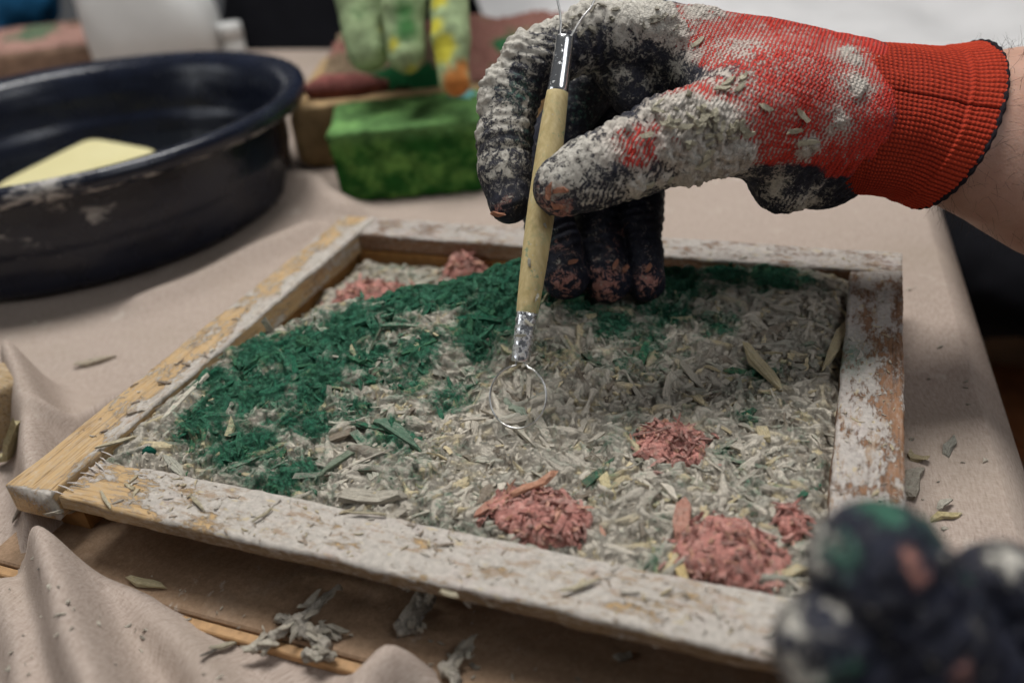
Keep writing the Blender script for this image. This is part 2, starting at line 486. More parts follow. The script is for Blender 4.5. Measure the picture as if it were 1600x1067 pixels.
def mat_handle():
    t = NT('tool_wood', 0.5, 0.4); o = t.obj()
    g = t.noise(t.mapping(o, (500, 500, 26)), 1, 4)
    c = t.ramp(g, [(0.3, (0.52, 0.40, 0.18)), (0.6, (0.66, 0.53, 0.27)), (0.8, (0.74, 0.62, 0.36))])
    gr = t.step(t.noise(o, 110, 6, 0.7), 0.52, 0.70)
    c = t.mix(t.math('MULTIPLY', gr, 0.55), c, (0.30, 0.37, 0.20))
    c = t.mix(t.math('MULTIPLY', t.step(t.noise(o, 75, 5, 0.75), 0.60, 0.66), 0.6), c, (0.06, 0.24, 0.17))
    c = t.mix(t.math('MULTIPLY', t.step(t.noise(o, 800, 4), 0.66, 0.72), 0.7), c, (0.55, 0.52, 0.45))
    return t.out(c, t.bump(t.noise(o, 600, 5), 0.25, 0.0005))

def mat_metal(name, dusty):
    t = NT(name, 0.25, 0.5); o = t.obj()
    n = t.noise(o, 500, 6, 0.7)
    d = t.step(n, 0.60 - dusty * 0.12, 0.72 - dusty * 0.10)
    c = t.mix(t.math('MULTIPLY', d, 0.8), (0.80, 0.81, 0.83), (0.42, 0.40, 0.36))
    m = t.math('SUBTRACT', 1.0, t.math('MULTIPLY', d, 0.9))
    t.link(m, t.b.inputs['Metallic'])
    return t.out(c, t.bump(t.math('ADD', d, t.noise(o, 90, 2)), 0.35, 0.0005), t.math('ADD', 0.22, t.math('MULTIPLY', d, 0.5)))

def mat_hardboard():
    t = NT('hardboard', 0.75, 0.25); o = t.obj()
    f = t.noise(o, 500, 6, 0.75); b = t.noise(o, 22, 4)
    c = t.ramp(t.math('ADD', t.math('MULTIPLY', f, 0.6), t.math('MULTIPLY', b, 0.4)), [(0.35, (0.19, 0.120, 0.070)), (0.55, (0.31, 0.205, 0.130)), (0.7, (0.41, 0.29, 0.195))])
    sm = t.step(t.math('ADD', t.noise(t.mapping(o, (90, 40, 40), (0, 0, 0.5)), 1, 6, 0.7), t.math('MULTIPLY', t.noise(o, 9, 2), 0.35)), 0.80, 0.88)
    c = t.mix(t.math('MULTIPLY', sm, 0.8), c, (0.52, 0.50, 0.46))
    dust = t.step(t.noise(o, 60, 6, 0.7), 0.5, 0.8)
    c = t.mix(t.math('MULTIPLY', dust, 0.25), c, (0.45, 0.39, 0.32))
    return t.out(c, t.bump(f, 0.35, 0.0005))

LINEN = mat_linen()
WOOD_Y = mat_wood('limed_pine', (0.40, 0.235, 0.10), (0.60, 0.41, 0.21))
WOOD_B = mat_wood('limed_brown_wood', (0.17, 0.085, 0.045), (0.29, 0.155, 0.085), (0.45, 0.41, 0.375))
CHIP_O = mat_chip('hemp_chip_single', True)
CHIP_S = mat_chip('hemp_chip_mass', False)
GLOVE = mat_glove()
CUFF = mat_cuff()
SKIN = mat_skin()
BASIN = mat_basin()
HARD = mat_hardboard()
VSOFT = mat_vcol('soft_coloured', 0.85, 0.2, 60, 0.5, 0.003)
VFINE = mat_vcol('coloured_mix', 0.9, 0.12, 420, 0.8, 0.0012)
HANDLE = mat_handle()
STEEL = mat_metal('bright_tinplate', 0.0)
STEEL_D = mat_metal('dusty_tinplate', 1.0)
BLACKCLOTH = mat_plain('black_cloth', (0.006, 0.006, 0.008), 0.9, 0.1, scale=40)
WHITE_PL = mat_plain('white_plastic', (0.62, 0.62, 0.61), 0.45, 0.4, scale=20, var=0.06)
WHITE_SH = mat_plain('white_sheet', (0.60, 0.59, 0.59), 0.8, 0.2, scale=14, var=0.07)
BLUE = mat_plain('blue_cloth', (0.015, 0.10, 0.22), 0.85, 0.15, scale=30)
NAVYC = mat_plain('navy_cloth', (0.010, 0.016, 0.045), 0.85, 0.15, scale=30)

# ------------------------------------------------------------------ setting: floor, tables, cloths
W, D, B, TH = 0.33, 0.2685, 0.0237, 0.0105
TZ = -0.036                       # cloth level; the frame's top face is z = 0
FLOOR = -0.80
rng = np.random.default_rng(11)

def box(x0, x1, y0, y1, z0, z1):
    V = np.array([(x, y, z) for z in (z0, z1) for y in (y0, y1) for x in (x0, x1)], float)
    F = [(0, 2, 3, 1), (4, 5, 7, 6), (0, 1, 5, 4), (2, 6, 7, 3), (0, 4, 6, 2), (1, 3, 7, 5)]
    return V, F

def bevel_box(lx, ly, lz, b):
    """box of given size on local z = 0, all edges chamfered"""
    V = []; idx = {}
    for sx in (-1, 1):
        for sy in (-1, 1):
            for sz in (-1, 1):
                for k in range(3):
                    p = np.array([sx * (lx / 2 - b), sy * (ly / 2 - b), lz / 2 + sz * (lz / 2 - b)])
                    p[k] += (sx, sy, sz)[k] * b
                    idx[(sx, sy, sz, k)] = len(V); V.append(p)
    F = []
    for k in range(3):
        o = [d for d in range(3) if d != k]
        for s in (-1, 1):
            q = []
            for (a, c) in ((-1, -1), (1, -1), (1, 1), (-1, 1)):
                e = [0, 0, 0]; e[k] = s; e[o[0]] = a; e[o[1]] = c
                q.append(idx[(*e, k)])
            F.append(tuple(q))
    for k in range(3):
        o = [d for d in range(3) if d != k]
        for a in (-1, 1):
            for c in (-1, 1):
                q = []
                for s, kk in ((-1, o[0]), (-1, o[1]), (1, o[1]), (1, o[0])):
                    e = [0, 0, 0]; e[k] = s; e[o[0]] = a; e[o[1]] = c
                    q.append(idx[(*e, kk)])
                F.append(tuple(q))
    for sx in (-1, 1):
        for sy in (-1, 1):
            for sz in (-1, 1): F.append(tuple(idx[(sx, sy, sz, k)] for k in range(3)))
    return np.array(V), F

fl = mk('floor', *box(-3, 3, -2, 4, FLOOR - 0.05, FLOOR), mat_plain('grout', (0.05, 0.035, 0.028), 0.9), smooth=False, kind='structure')
TILE = mat_plain('floor_tile', (0.50, 0.39, 0.31), 0.45, 0.4, scale=9, var=0.12, bump=0.05)
tv, tf = bevel_box(0.326, 0.326, 0.008, 0.002)
tme = mesh_data('tile', tv, tf, False); tme.materials.append(TILE)
for i in range(10):
    for j in range(9):
        o = bpy.data.objects.new('tile', tme); COL.objects.link(o); o.parent = fl
        p = np.array([-0.42 + 0.332 * i, -0.8 + 0.332 * j, FLOOR + 0.0002])
        o.location = p - WLOC[fl.name]

EDGE0, EDGE1 = on(1447, 330, TZ), on(1588, 830, TZ)
def edge_x(y): return EDGE0[0] + (y - EDGE0[1]) * (EDGE1[0] - EDGE0[0]) / (EDGE1[1] - EDGE0[1])
YF = on(460, 78, TZ)[1]           # far edge of the table

tb = empty('table', (-0.25, 0.3, FLOOR), label='work table hidden under the beige linen cloth', cat='table')
TABLEW = mat_plain('table_wood', (0.22, 0.13, 0.07), 0.6, scale=25)
xs_ = np.array([-1.25, edge_x(-0.33) - 0.006, edge_x(YF) - 0.006, -1.25]); ys_ = np.array([-0.33, -0.33, YF - 0.006, YF - 0.006])
V = np.array([(x, y, z) for z in (TZ - 0.03, TZ - 0.003) for x, y in zip(xs_, ys_)])
mk('table_top', V, [(0, 3, 2, 1), (4, 5, 6, 7)] + [(i, (i + 1) % 4, 4 + (i + 1) % 4, 4 + i) for i in range(4)], TABLEW, tb, smooth=False)
for (lx, ly) in ((-1.2, -0.28), (0.30, -0.28), (-1.2, YF - 0.08), (0.24, YF - 0.08)):
    mk('leg', *box(lx, lx + 0.05, ly, ly + 0.05, FLOOR + 0.0085, TZ - 0.0305), TABLEW, tb, smooth=False)

def seg_dist(X, Y, poly):
    best = np.full(X.shape, 9.0); tt = np.zeros(X.shape); n = len(poly) - 1
    for i in range(n):
        a, b = np.array(poly[i][:2]), np.array(poly[i + 1][:2]); ab = b - a
        t = np.clip(((X - a[0]) * ab[0] + (Y - a[1]) * ab[1]) / (ab @ ab), 0, 1)
        d = np.hypot(X - a[0] - t * ab[0], Y - a[1] - t * ab[1])
        m = d < best; best = np.where(m, d, best); tt = np.where(m, (i + t) / n, tt)
    return best, tt

def pl(*pts, z=TZ): return [on(x, y, z) for x, y in pts]
RIDGES = [  # crest line, height at both ends, half width
    (pl((22, 558), (38, 640), (50, 740), (72, 860), (105, 980), (150, 1110), z=-0.006), (0.031, 0.031), 0.0105),
    (pl((108, 812), (165, 890), (235, 960), (300, 1030), (360, 1110), z=-0.026), (0.006, 0.013), 0.0085),
    (pl((-10, 900), (25, 1000), (40, 1120), z=-0.02), (0.012, 0.016), 0.008),
        (pl((95, 655), (200, 600), (300, 527), (420, 430), (530, 337), z=-0.016), (0.017, 0.020), 0.0085),
    (pl((20, 557), (70, 640), (100, 655), z=-0.01), (0.022, 0.010), 0.007),
    (pl((600, 1018), (560, 1060), (560, 1150), z=-0.014), (0.021, 0.022), 0.0105),
    (pl((430, 262), (480, 262), (530, 300), z=-0.012), (0.022, 0.016), 0.016),
    (pl((225, 462), (310, 430), (400, 388), (480, 358), z=TZ + 0.008), (0.009, 0.012), 0.013),
]
def cloth_z(X, Y):
    z = np.full(X.shape, 0.0)
    P = np.c_[X.ravel(), Y.ravel(), np.zeros(X.size)]
    wob = ((fbm(P, 22, 3, 5) - 0.5) * 0.007).reshape(X.shape)
    wob2 = ((fbm(P, 22, 3, 9) - 0.5) * 0.007).reshape(X.shape)
    for poly, (h0, h1), s in RIDGES:
        d, t = seg_dist(X + wob * 0.6, Y + wob2 * 0.6, poly)
        z = np.maximum(z, 0) * 1.0
        add = (h0 + (h1 - h0) * t) * np.exp(-(d / s) ** 2 * 0.9)
        z = np.sqrt(z ** 2 + add ** 2 + 0.35 * z * add)
    z = z + ((fbm(P, 9, 3, 3) - 0.4) * 0.0035).reshape(X.shape).clip(0, None) + ((fbm(P, 60, 3, 8) - 0.5) * 0.0006).reshape(X.shape)
    under = sstep(0.0, 0.006, X) * sstep(0.0, 0.006, W + 0.005 - X) * sstep(-0.012, -0.004, Y) * sstep(0, 0.006, D - Y)
    return TZ + z * (1 - under)

def axis(a, fine0, fine1, b, cf, ff):
    return np.concatenate([np.arange(a, fine0, cf), np.arange(fine0, fine1, ff), np.arange(fine1, b + cf * 0.5, cf)])
su = axis(-1.55, -0.72, 0.0, 0.28, 0.025, 0.0022)     # distance from the right-hand edge
sv = axis(-0.33, -0.13, 0.42, YF, 0.02, 0.0022)
U, Vv = np.meshgrid(su, sv)
r = 0.016
ex = edge_x(Vv)
# a lazy fold in the hanging side
flat = U < 0; arc = (U >= 0) & (U < r * math.pi / 2)
X = np.where(flat, ex + U, np.where(arc, ex + r * np.sin(np.clip(U / r, 0, math.pi / 2)), ex + r + 0.012 * np.sin(Vv * 21) * sstep(0.02, 0.2, U)))
drop = np.where(flat, 0, np.where(arc, r * (1 - np.cos(np.clip(U / r, 0, math.pi / 2))), r + U - r * math.pi / 2))
Z = cloth_z(X, Vv) * np.where(flat, 1, 0) + np.where(flat, 0, TZ) - drop
du_ = np.cumsum(np.c_[np.zeros(len(sv)), np.hypot(np.diff(X, axis=1), np.diff(Z, axis=1))], axis=1)
dv_ = np.cumsum(np.r_[np.zeros((1, len(su))), np.hypot(np.diff(Vv, axis=0), np.diff(Z, axis=0))], axis=0)
mk('tablecloth', np.c_[X.ravel(), Vv.ravel(), Z.ravel()], grid_faces(len(su), len(sv)), LINEN, attrs=dict(cuv=np.c_[du_.ravel(), dv_.ravel()]),
   label='rumpled beige linen cloth spread over the work table under everything', cat='tablecloth')

# white sheet on the table further back
A_, B_, C_, D_ = on(786, 54, -0.02), on(1800, 84, -0.02), on(1750, -170, -0.02), on(728, -22, -0.02)
nu, nv = 110, 60
uu, vv = np.meshgrid(np.linspace(0, 1, nu), np.linspace(-0.25, 1, nv))
vc = vv.clip(0, 1)[..., None]; u3 = uu[..., None]
P = (A_ * (1 - u3) + B_ * u3) * (1 - vc) + (D_ * (1 - u3) + C_ * u3) * vc
P = P.reshape(-1, 3); dn = (-vv.clip(None, 0) * 1.2).ravel()
P[:, 2] += (fbm(P, 3.2, 4, 41) - 0.5) * 0.10 * sstep(0, 0.05, vv.ravel()) - dn
mk('white_sheet', P, grid_faces(nu, nv), WHITE_SH, label='rumpled white sheet covering the table behind the red glove', cat='sheet')
tb2 = empty('back_table', (0.5, 1.7, FLOOR), label='table carrying the white sheet at the back', cat='table')
lo_, hi_ = P.min(0), P.max(0)
quad = np.array([A_, B_, C_, D_]); cq = quad.mean(0); quad = cq + (quad - cq) * 0.97
V = np.concatenate([quad - (0, 0, 0.10), quad - (0, 0, 0.075)])
mk('table_top', V, [(0, 3, 2, 1), (4, 5, 6, 7)] + [(i, (i + 1) % 4, 4 + (i + 1) % 4, 4 + i) for i in range(4)], TABLEW, tb2, smooth=False)
for q in quad:
    q2 = cq + (q - cq) * 0.9
    mk('leg', *box(q2[0] - .03, q2[0] + .03, q2[1] - .03, q2[1] + .03, FLOOR + 0.0085, q[2] - 0.1005), TABLEW, tb2, smooth=False)

# ------------------------------------------------------------------ hardboard base under the mould
bb = empty('base_board', (W / 2, D / 2, TZ), label='brown hardboard panel lying under the wooden mould frame', cat='board')
V, F = slab(0.3425, 0.28, 0.0050, 0.006)
V = V + (-0.012, -0.0135, TZ + 0.0008)
mk('panel', V, F, HARD, bb, smooth=False)
V, F = slab(0.3425, 0.0042, 0.0036, 0.003, bev=0.0005)
V = V + (-0.012, -0.0181, TZ + 0.0008)
mk('edge_strip', V, F, mat_plain('strip_wood', (0.42, 0.25, 0.12), 0.6, scale=200, var=0.3), bb, smooth=False)

# ------------------------------------------------------------------ mould frame
frame = empty('mould_frame', (W / 2, D / 2, -0.030), label='lime-caked wooden mould frame filled with hemp mix', cat='frame')

def board(name, L, wd, mat, loc, rot, lime_fn, green=None, seed=0, side_tone=None, TH=TH):
    V, F = slab(L, wd, TH, 0.0008)
    loc = (loc[0], loc[1], -TH)
    cw = np.array([loc[0], loc[1], loc[2]])
    Wd = rotz(V, rot) + cw
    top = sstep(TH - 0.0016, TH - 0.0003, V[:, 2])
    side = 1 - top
    n1 = fbm(np.c_[V[:, 0] * 0.55, V[:, 1], V[:, 2]], 130, 5, seed + 3, 0.6)
    n2 = fbm(V, 520, 3, seed + 8, 0.6)
    lime = lime_fn(Wd, V, n1)
    lime = lime + 0.55 * sstep(0.004, 0.0, V[:, 0]) * (name == 'left_board')
    # edges: the paste builds a ragged lip, the arris is chipped
    lime = np.where(side > 0.5, lime - 0.34, lime)
    thick = sstep(0.38, 0.75, lime + (n2 - 0.5) * 0.5)
    out = V.copy()
    out[:, 2] += top * thick * (0.0001 + 0.0006 * n2 * n1 * 1.6) + (fbm(np.c_[V[:, 0] * 0.06, V[:, 1:]], 700, 2, seed + 5) - 0.5) * 0.0005 * top
    ed = (V[:, 1] < 0.0004) | (V[:, 1] > wd - 0.0004)
    sgn = np.where(V[:, 1] < wd / 2, -1, 1)
    rag = (fbm(np.c_[V[:, 0], V[:, 1] * 0, V[:, 2] * 0.8], 70, 5, seed + 21, 0.60) - 0.48) * 0.0024
    out[:, 1] += np.where(ed, sgn * rag, 0)
    out[:, 2] += np.where(V[:, 2] > TH - 0.002, (fbm(np.c_[V[:, :2], V[:, 2] * 0], 60, 3, seed + 33) - 0.5) * 0.0014, 0)
    me = mesh_data(name, out, F, True, dict(lime=lime, green=(green(Wd) if green else np.zeros(len(V))), side_tone=np.clip(side * side_tone(Wd), 0, 1) if side_tone else np.zeros(len(V))))
    me.materials.append(mat)
    o = bpy.data.objects.new(name, me); COL.objects.link(o); o.parent = frame
    o.location = cw - WLOC[frame.name]; o.rotation_euler = (0, 0, rot); WLOC[o.name] = cw; ROTZ[o.name] = rot
    return o

BOARDS = []
def lime_left(Wd, V, n):     # local y runs towards -x: 0 is the inner edge
    inner = 1 - V[:, 1] / B
    return 0.09 + 0.75 * n + 0.33 * sstep(0.4, 0.95, inner) - 0.12 * sstep(0.2, 0.05, Wd[:, 1]) - 0.30 * sstep(0.055, 0.02, Wd[:, 1])
def lime_front(Wd, V, n):
    x = Wd[:, 0]
    return 0.06 + 0.70 * n + 0.27 * sstep(0.04, 0.13, x) + 0.12 * sstep(0.5, 1, V[:, 1] / B)
def lime_right(Wd, V, n):
    bare = sstep(0.55, 0.95, (Wd[:, 0] - (W - B)) / B) * sstep(0.225, 0.205, Wd[:, 1]) * sstep(0.05, 0.09, Wd[:, 1])
    return 0.52 + 0.85 * (n - 0.42) - 0.16 * bare + 0.10 * sstep(0.1, 0.02, Wd[:, 1])
def lime_back(Wd, V, n):
    return 0.50 + 0.55 * (n - 0.3) - 0.15 * sstep(0.06, 0.0, Wd[:, 0])
rg = on(1345, 560, 0)
board('left_board', D, B, WOOD_Y, (B, 0.0, -TH), math.pi / 2, lime_left, seed=1, TH=0.0135)
board('front_board', W - B - 0.0042, B, WOOD_Y, (B + 0.0042, 0.0, -TH), 0, lime_front, seed=50, side_tone=lambda w: 0.35 + 0.9 * sstep(0.05, 0.10, w[:, 0]), TH=0.0066)  # side faces set darker brown, rising away from the left end
board('right_board', D - 2 * B - 0.002, B, WOOD_B, (W, B + 0.001, -TH), math.pi / 2, lime_right,
      lambda w: 0.8 * np.exp(-(((w[:, 0] - rg[0] + 0.004) / 0.007) ** 2 + ((w[:, 1] - rg[1]) / 0.014) ** 2)), seed=90)
bo = board('back_board', W - B - 0.001, B, WOOD_B, (B + 0.001, D - B, -TH), 0, lime_back, seed=130)
for (bx0, bx1, by0, by1) in ((0.004, 0.020, 0.012, D - 0.006), (W - 0.024, W - 0.008, 0.03, D - 0.02), (0.0215, W - 0.0255, 0.026, 0.042), (0.0215, W - 0.0255, D - 0.024, D - 0.008)):
    V, F = box(bx0, bx1, by0, by1, TZ + 0.0060, -0.0140 if bx0 < 0.01 else -TH - 0.0004)
    mk('batten', V, F, mat_plain('batten_wood', (0.30, 0.15, 0.05), 0.7, scale=120, var=0.3), frame, smooth=False)
# splinters bridging the open corner joint
SPL = mat_plain('limed_splinter', (0.58, 0.53, 0.49), 0.8, scale=600, var=0.2)
for k in range(9):
    t = k / 8
    q = on(92 + 78 * t ** 0.9, 770 - 60 * t, 0.0006)
    ang = math.radians(-6 + rng.normal(0, 9)); ln = rng.uniform(0.005, 0.010)
    d = np.array([math.cos(ang), math.sin(ang), rng.normal(0, 0.05)]); c0 = q + d * rng.uniform(-0.001, 0.003)
    if k in (3,): continue
    pts = [c0 - d * ln / 2, c0 + (0, 0, 0.0003), c0 + d * ln / 2]
    mk('splinter', *tube(pts, [0.0002, 0.00034, 0.00015], 6), SPL, frame)

# ------------------------------------------------------------------ hemp mix in the mould
crest = np.array([on(*q) for q in [(180, 690, -0.003), (250, 640, 0.0), (330, 575, 0.003), (400, 524, 0.007), (500, 486, 0.013), (620, 454, 0.017), (740, 432, 0.020), (812, 410, 0.022),
                                   (900, 414, 0.019), (1000, 418, 0.011), (1100, 420, 0.003), (1320, 425, -0.003)]])
ci = np.argsort(crest[:, 0])
CX, CY, CZ = crest[ci, 0], crest[ci, 1], crest[ci, 2]
scoop = on(812, 622, 0.0)
def bed_z(x, y, rough=True):
    yc = np.interp(x, CX, CY); zc = np.interp(x, CX, CZ)
    dy = yc - y
    front = -0.0045 + (zc + 0.0045) * np.exp(-(np.maximum(dy, 0) / 0.062) ** 2)
    zb = np.interp(x, [0.0, 0.15, 0.20, 0.24], [-0.017, -0.017, -0.010, -0.005])
    z = np.where(dy >= 0, front, zc + (zb - zc) * sstep(0.0, 0.013, -dy))
    z = z - 0.0045 * np.exp(-((x - scoop[0]) ** 2 + (y - scoop[1]) ** 2) / 0.009 ** 2)
    rim = np.minimum(np.minimum(x - B, W - B - x), np.minimum(y - B, D - B - y))
    z = z - 0.004 * sstep(0.006, 0.0, rim)
    if rough:
        P = np.c_[x, y, np.zeros(len(x))]
        z = z + (fbm(P, 75, 3, 71) - 0.5) * 0.0055
    return z

GREEN = [(*on(px, py, z)[:2], r * 0.33 / FPX, s) for px, py, z, r, s in [
    (330, 600, 0.0, 45, .75), (400, 560, .005, 60, 1.0), (470, 545, .008, 60, 1.1), (540, 515, .012, 65, 1.0), (620, 490, .014, 60, 1.0), (700, 460, .017, 70, 1.1),
    (785, 435, .020, 75, 1.15), (420, 620, 0, 65, 1.0), (500, 600, .003, 60, 1.05), (490, 660, 0, 50, .8), (390, 690, 0, 65, .80), (455, 735, -.002, 50, .85), (320, 660, 0, 60, .70), (540, 640, 0, 45, .6), (350, 625, 0, 50, .8),
    (580, 570, .005, 55, .75), (650, 540, .010, 55, .85), (740, 530, .010, 55, .95), (770, 490, .013, 60, 1.0), (640, 610, .002, 35, .55), (700, 600, .004, 40, .5),
    (900, 470, .012, 60, .85), (960, 490, .010, 60, .8), (1030, 480, .006, 55, .75), (1060, 440, .005, 60, 1.05), (1130, 432, .0, 50, 1.05), (1210, 438, -.002, 45, 1.05), (1255, 445, -.003, 30, .7),
    (1120, 505, 0, 45, .55), (1000, 525, .003, 60, .5), (1180, 570, 0, 22, .8), (610, 665, 0, 28, .6), (1175, 645, 0, 22, .5), (690, 620, 0, 25, .6), (560, 690, 0, 40, .35)]]
def green_at(x, y):
    g = np.zeros(len(x))
    for gx, gy, r, s in GREEN:
        g = np.maximum(g, s * np.exp(-((x - gx) ** 2 + (y - gy) ** 2) / (r * 1.15) ** 2))
    return g

def matted(nsplat, res, g_):
    """the surface of the mix: chips pressed flat into lime paste, as one relief"""
    bx = np.arange(B - 0.001, W - B + 0.0015, res); by = np.arange(B - 0.001, D - B + 0.0015, res)
    X, Y = np.meshgrid(bx, by); x, y = X.ravel(), Y.ravel(); P = np.c_[x, y, np.zeros(len(x))]
    base = bed_z(x, y)
    H = (base - 0.0012 + (fbm(P, 330, 5, 77, 0.68) - 0.5) * 0.0040).reshape(X.shape)
    tone = fbm(P, 240, 5, 81, 0.65)[:, None]
    C = (np.array([0.60, 0.545, 0.46]) * (0.5 + 1.0 * tone)).reshape(*X.shape, 3)
    UV = (np.c_[x, y] * 0.25).reshape(*X.shape, 2)
    base = base.reshape(X.shape)
    cx, cy = g_.uniform(bx[0], bx[-1], nsplat), g_.uniform(by[0], by[-1], nsplat)
    Ls = np.clip(g_.lognormal(math.log(0.0052), 0.6, nsplat), 0.0014, 0.021); Ws = np.clip(Ls * np.where(g_.random(nsplat) < 0.4, g_.uniform(.07, .15, nsplat), g_.uniform(.16, .42, nsplat)), 0.0007, 0.0042)
    yaw = g_.uniform(0, 2 * np.pi, nsplat); pit = g_.normal(0, 0.11, nsplat); rol = g_.normal(0, 0.25, nsplat); off = g_.uniform(-0.0022, 0.0011, nsplat)
    tint = chip_colors(nsplat, g_, cx, cy); bend = g_.normal(0, 0.9, nsplat)
    jag = g_.random((nsplat, 4))
    for i in range(nsplat):
        h = Ls[i] * 0.55
        i0, i1 = np.searchsorted(bx, (cx[i] - h, cx[i] + h)); j0, j1 = np.searchsorted(by, (cy[i] - h, cy[i] + h))
        if i1 - i0 < 2 or j1 - j0 < 2: continue
        dx = X[j0:j1, i0:i1] - cx[i]; dy = Y[j0:j1, i0:i1] - cy[i]
        c_, s_ = math.cos(yaw[i]), math.sin(yaw[i])
        u = dx * c_ + dy * s_; w = -dx * s_ + dy * c_ + bend[i] * (u / Ls[i]) ** 2 * Ws[i]
        un = u / (Ls[i] * 0.5); wn = w / (Ws[i] * 0.5 * (0.75 + 0.35 * np.sin(un * 3 + jag[i, 0] * 6)))
        inside = (np.abs(wn) < 1) & (un > -0.75 - 0.25 * np.abs(np.sin(wn * 4 + jag[i, 1] * 6))) & (un < 0.72 + 0.28 * np.abs(np.sin(wn * 3.3 + jag[i, 2] * 6)))
        jc, ic = min(len(by) - 1, max(0, int((cy[i] - by[0]) / res))), min(len(bx) - 1, max(0, int((cx[i] - bx[0]) / res)))
        z = base[j0:j1, i0:i1] * 0.6 + base[jc, ic] * 0.4 + off[i] + pit[i] * u + rol[i] * w + Ws[i] * 0.42 * np.sqrt(np.clip(1 - wn ** 2, 0, 1))
        sub = H[j0:j1, i0:i1]; m = inside & (z > sub)
        sub[m] = z[m]
        C[j0:j1, i0:i1][m] = tint[i]
        UV[j0:j1, i0:i1][m] = np.stack([u[m] + jag[i, 3] * 9, w[m] + jag[i, 1] * 9], -1)
    def soften(A, k):
        for _ in range(k):
            Q = np.pad(A, ((1, 1), (1, 1)) + ((0, 0),) * (A.ndim - 2), 'edge')
            A = (Q[1:-1, 1:-1] * 4 + (Q[:-2, 1:-1] + Q[2:, 1:-1] + Q[1:-1, :-2] + Q[1:-1, 2:]) * 2 + Q[:-2, :-2] + Q[2:, :-2] + Q[:-2, 2:] + Q[2:, 2:]) / 16
        return A
    paste = sstep(0.40, 0.58, fbm(P, 120, 4, 87, .6)).reshape(X.shape)      # where paste has flowed over the chips
    Hs = soften(H, 4); Cs = soften(C, 3)
    H = H * (1 - paste * 0.7) + Hs * paste * 0.7
    C = C * (1 - paste[..., None] * 0.8) + Cs * paste[..., None] * 0.8
    C = C + (np.array([0.56, 0.515, 0.445]) - C) * paste[..., None] * 0.40
    z = H.ravel() + (fbm(P, 900, 3, 83, 0.6) - 0.5) * 0.0009
    return np.c_[x, y, z], grid_faces(len(bx), len(by)), C.reshape(-1, 3), UV.reshape(-1, 2), P

def chip_colors(n, g_, x, y):
    t = g_.random(n)[:, None]
    lime = np.array([0.655, 0.595, 0.50]) * g_.uniform(0.74, 1.2, n)[:, None]
    straw = np.array([0.73, 0.615, 0.40]) * g_.uniform(0.78, 1.15, n)[:, None]
    dark = np.array([0.27, 0.225, 0.175]) * g_.uniform(0.6, 1.2, n)[:, None]
    greyg = np.array([0.48, 0.465, 0.39]) * g_.uniform(0.8, 1.15, n)[:, None]
    return np.where(t < 0.58, lime, np.where(t < 0.75, straw, np.where(t < 0.88, dark, greyg)))

bv, bf, col, buv, P = matted(19000, 0.00052, np.random.default_rng(19))
x, y = bv[:, 0], bv[:, 1]
gb = green_at(x, y) + (fbm(P, 75, 5, 79, 0.68) - 0.5) * 1.35 + 0.08
mix = mk('hemp_mix', bv, bf, CHIP_S, attrs=dict(Col=col, grn=gb, cuv=buv), base=(W / 2, D / 2, -0.02),
         label='grey hemp and lime mix with dark green pigment filling the mould', cat='hemp mix')
# skirt closes the bed down to the base board
V, F = box(B + 0.0002, W - B - 0.0002, B + 0.0002, D - B - 0.0002, TZ + 0.0062, -0.026)
mk('underside', V, F, mat_plain('lime_core', (0.3, 0.27, 0.22), 0.9), mix, smooth=False)

RINGS = np.array([-0.5, -0.2, 0.16, 0.5])
CORN = np.array([(-1, -1), (1, -1), (1, 1), (-1, 1)], float) * 0.5
chip_faces = []
for k_ in range(3):
    for c_ in range(4):
        chip_faces.append((k_ * 4 + c_, k_ * 4 + (c_ + 1) % 4, k_ * 4 + 4 + (c_ + 1) % 4, k_ * 4 + 4 + c_))
chip_faces += [(3, 2, 1, 0), (12, 13, 14, 15)]
chip_faces = np.array(chip_faces)

def unit_chips(n, g_):
    """n ragged splinters of unit length, width and thickness: (n, 16, 3)"""
    v = np.zeros((n, 16, 3))
    s = RINGS[None, :, None] + g_.normal(0, 0.05, (n, 4, 4)) * np.array([1.6, 1, 1, 1.6])[None, :, None]
    taper = np.ones((n, 4, 1)); taper[:, 0, 0] = g_.uniform(0.12, 0.95, n); taper[:, 3, 0] = g_.uniform(0.10, 0.9, n)
    wy = CORN[None, None, :, 0] * taper * g_.uniform(0.75, 1.2, (n, 4, 4)) + (g_.normal(0, 0.35, (n, 1, 1)) * RINGS[None, :, None] ** 2 * 2 + g_.normal(0, 0.10, (n, 4, 1)))
    wz = CORN[None, None, :, 1] * g_.uniform(0.6, 1.25, (n, 4, 4)) + g_.normal(0, 0.9, (n, 1, 1)) * (RINGS[None, :, None] ** 2) * 2 + g_.normal(0, 0.3, (n, 4, 1))
    v[..., 0] = s.reshape(n, 16); v[..., 1] = wy.reshape(n, 16); v[..., 2] = wz.reshape(n, 16)
    return v

def chip_axes(n, g_, normals, pitch, roll):
    yaw = g_.uniform(0, 2 * np.pi, n)
    t = np.c_[np.cos(yaw), np.sin(yaw), np.zeros(n)]
    t = t - normals * (t * normals).sum(1)[:, None]; t /= np.linalg.norm(t, axis=1)[:, None]
    b = np.cross(normals, t)
    p = g_.normal(0, pitch, n)[:, None]; r_ = g_.normal(0, roll, n)[:, None]
    e1 = t * np.cos(p) + normals * np.sin(p); nn = normals * np.cos(p) - t * np.sin(p)
    e2 = b * np.cos(r_) + nn * np.sin(r_); e3 = nn * np.cos(r_) - b * np.sin(r_)
    return e1, e2, e3

def depth_of(p): return -((p - CAM) @ M3)[:, 2]

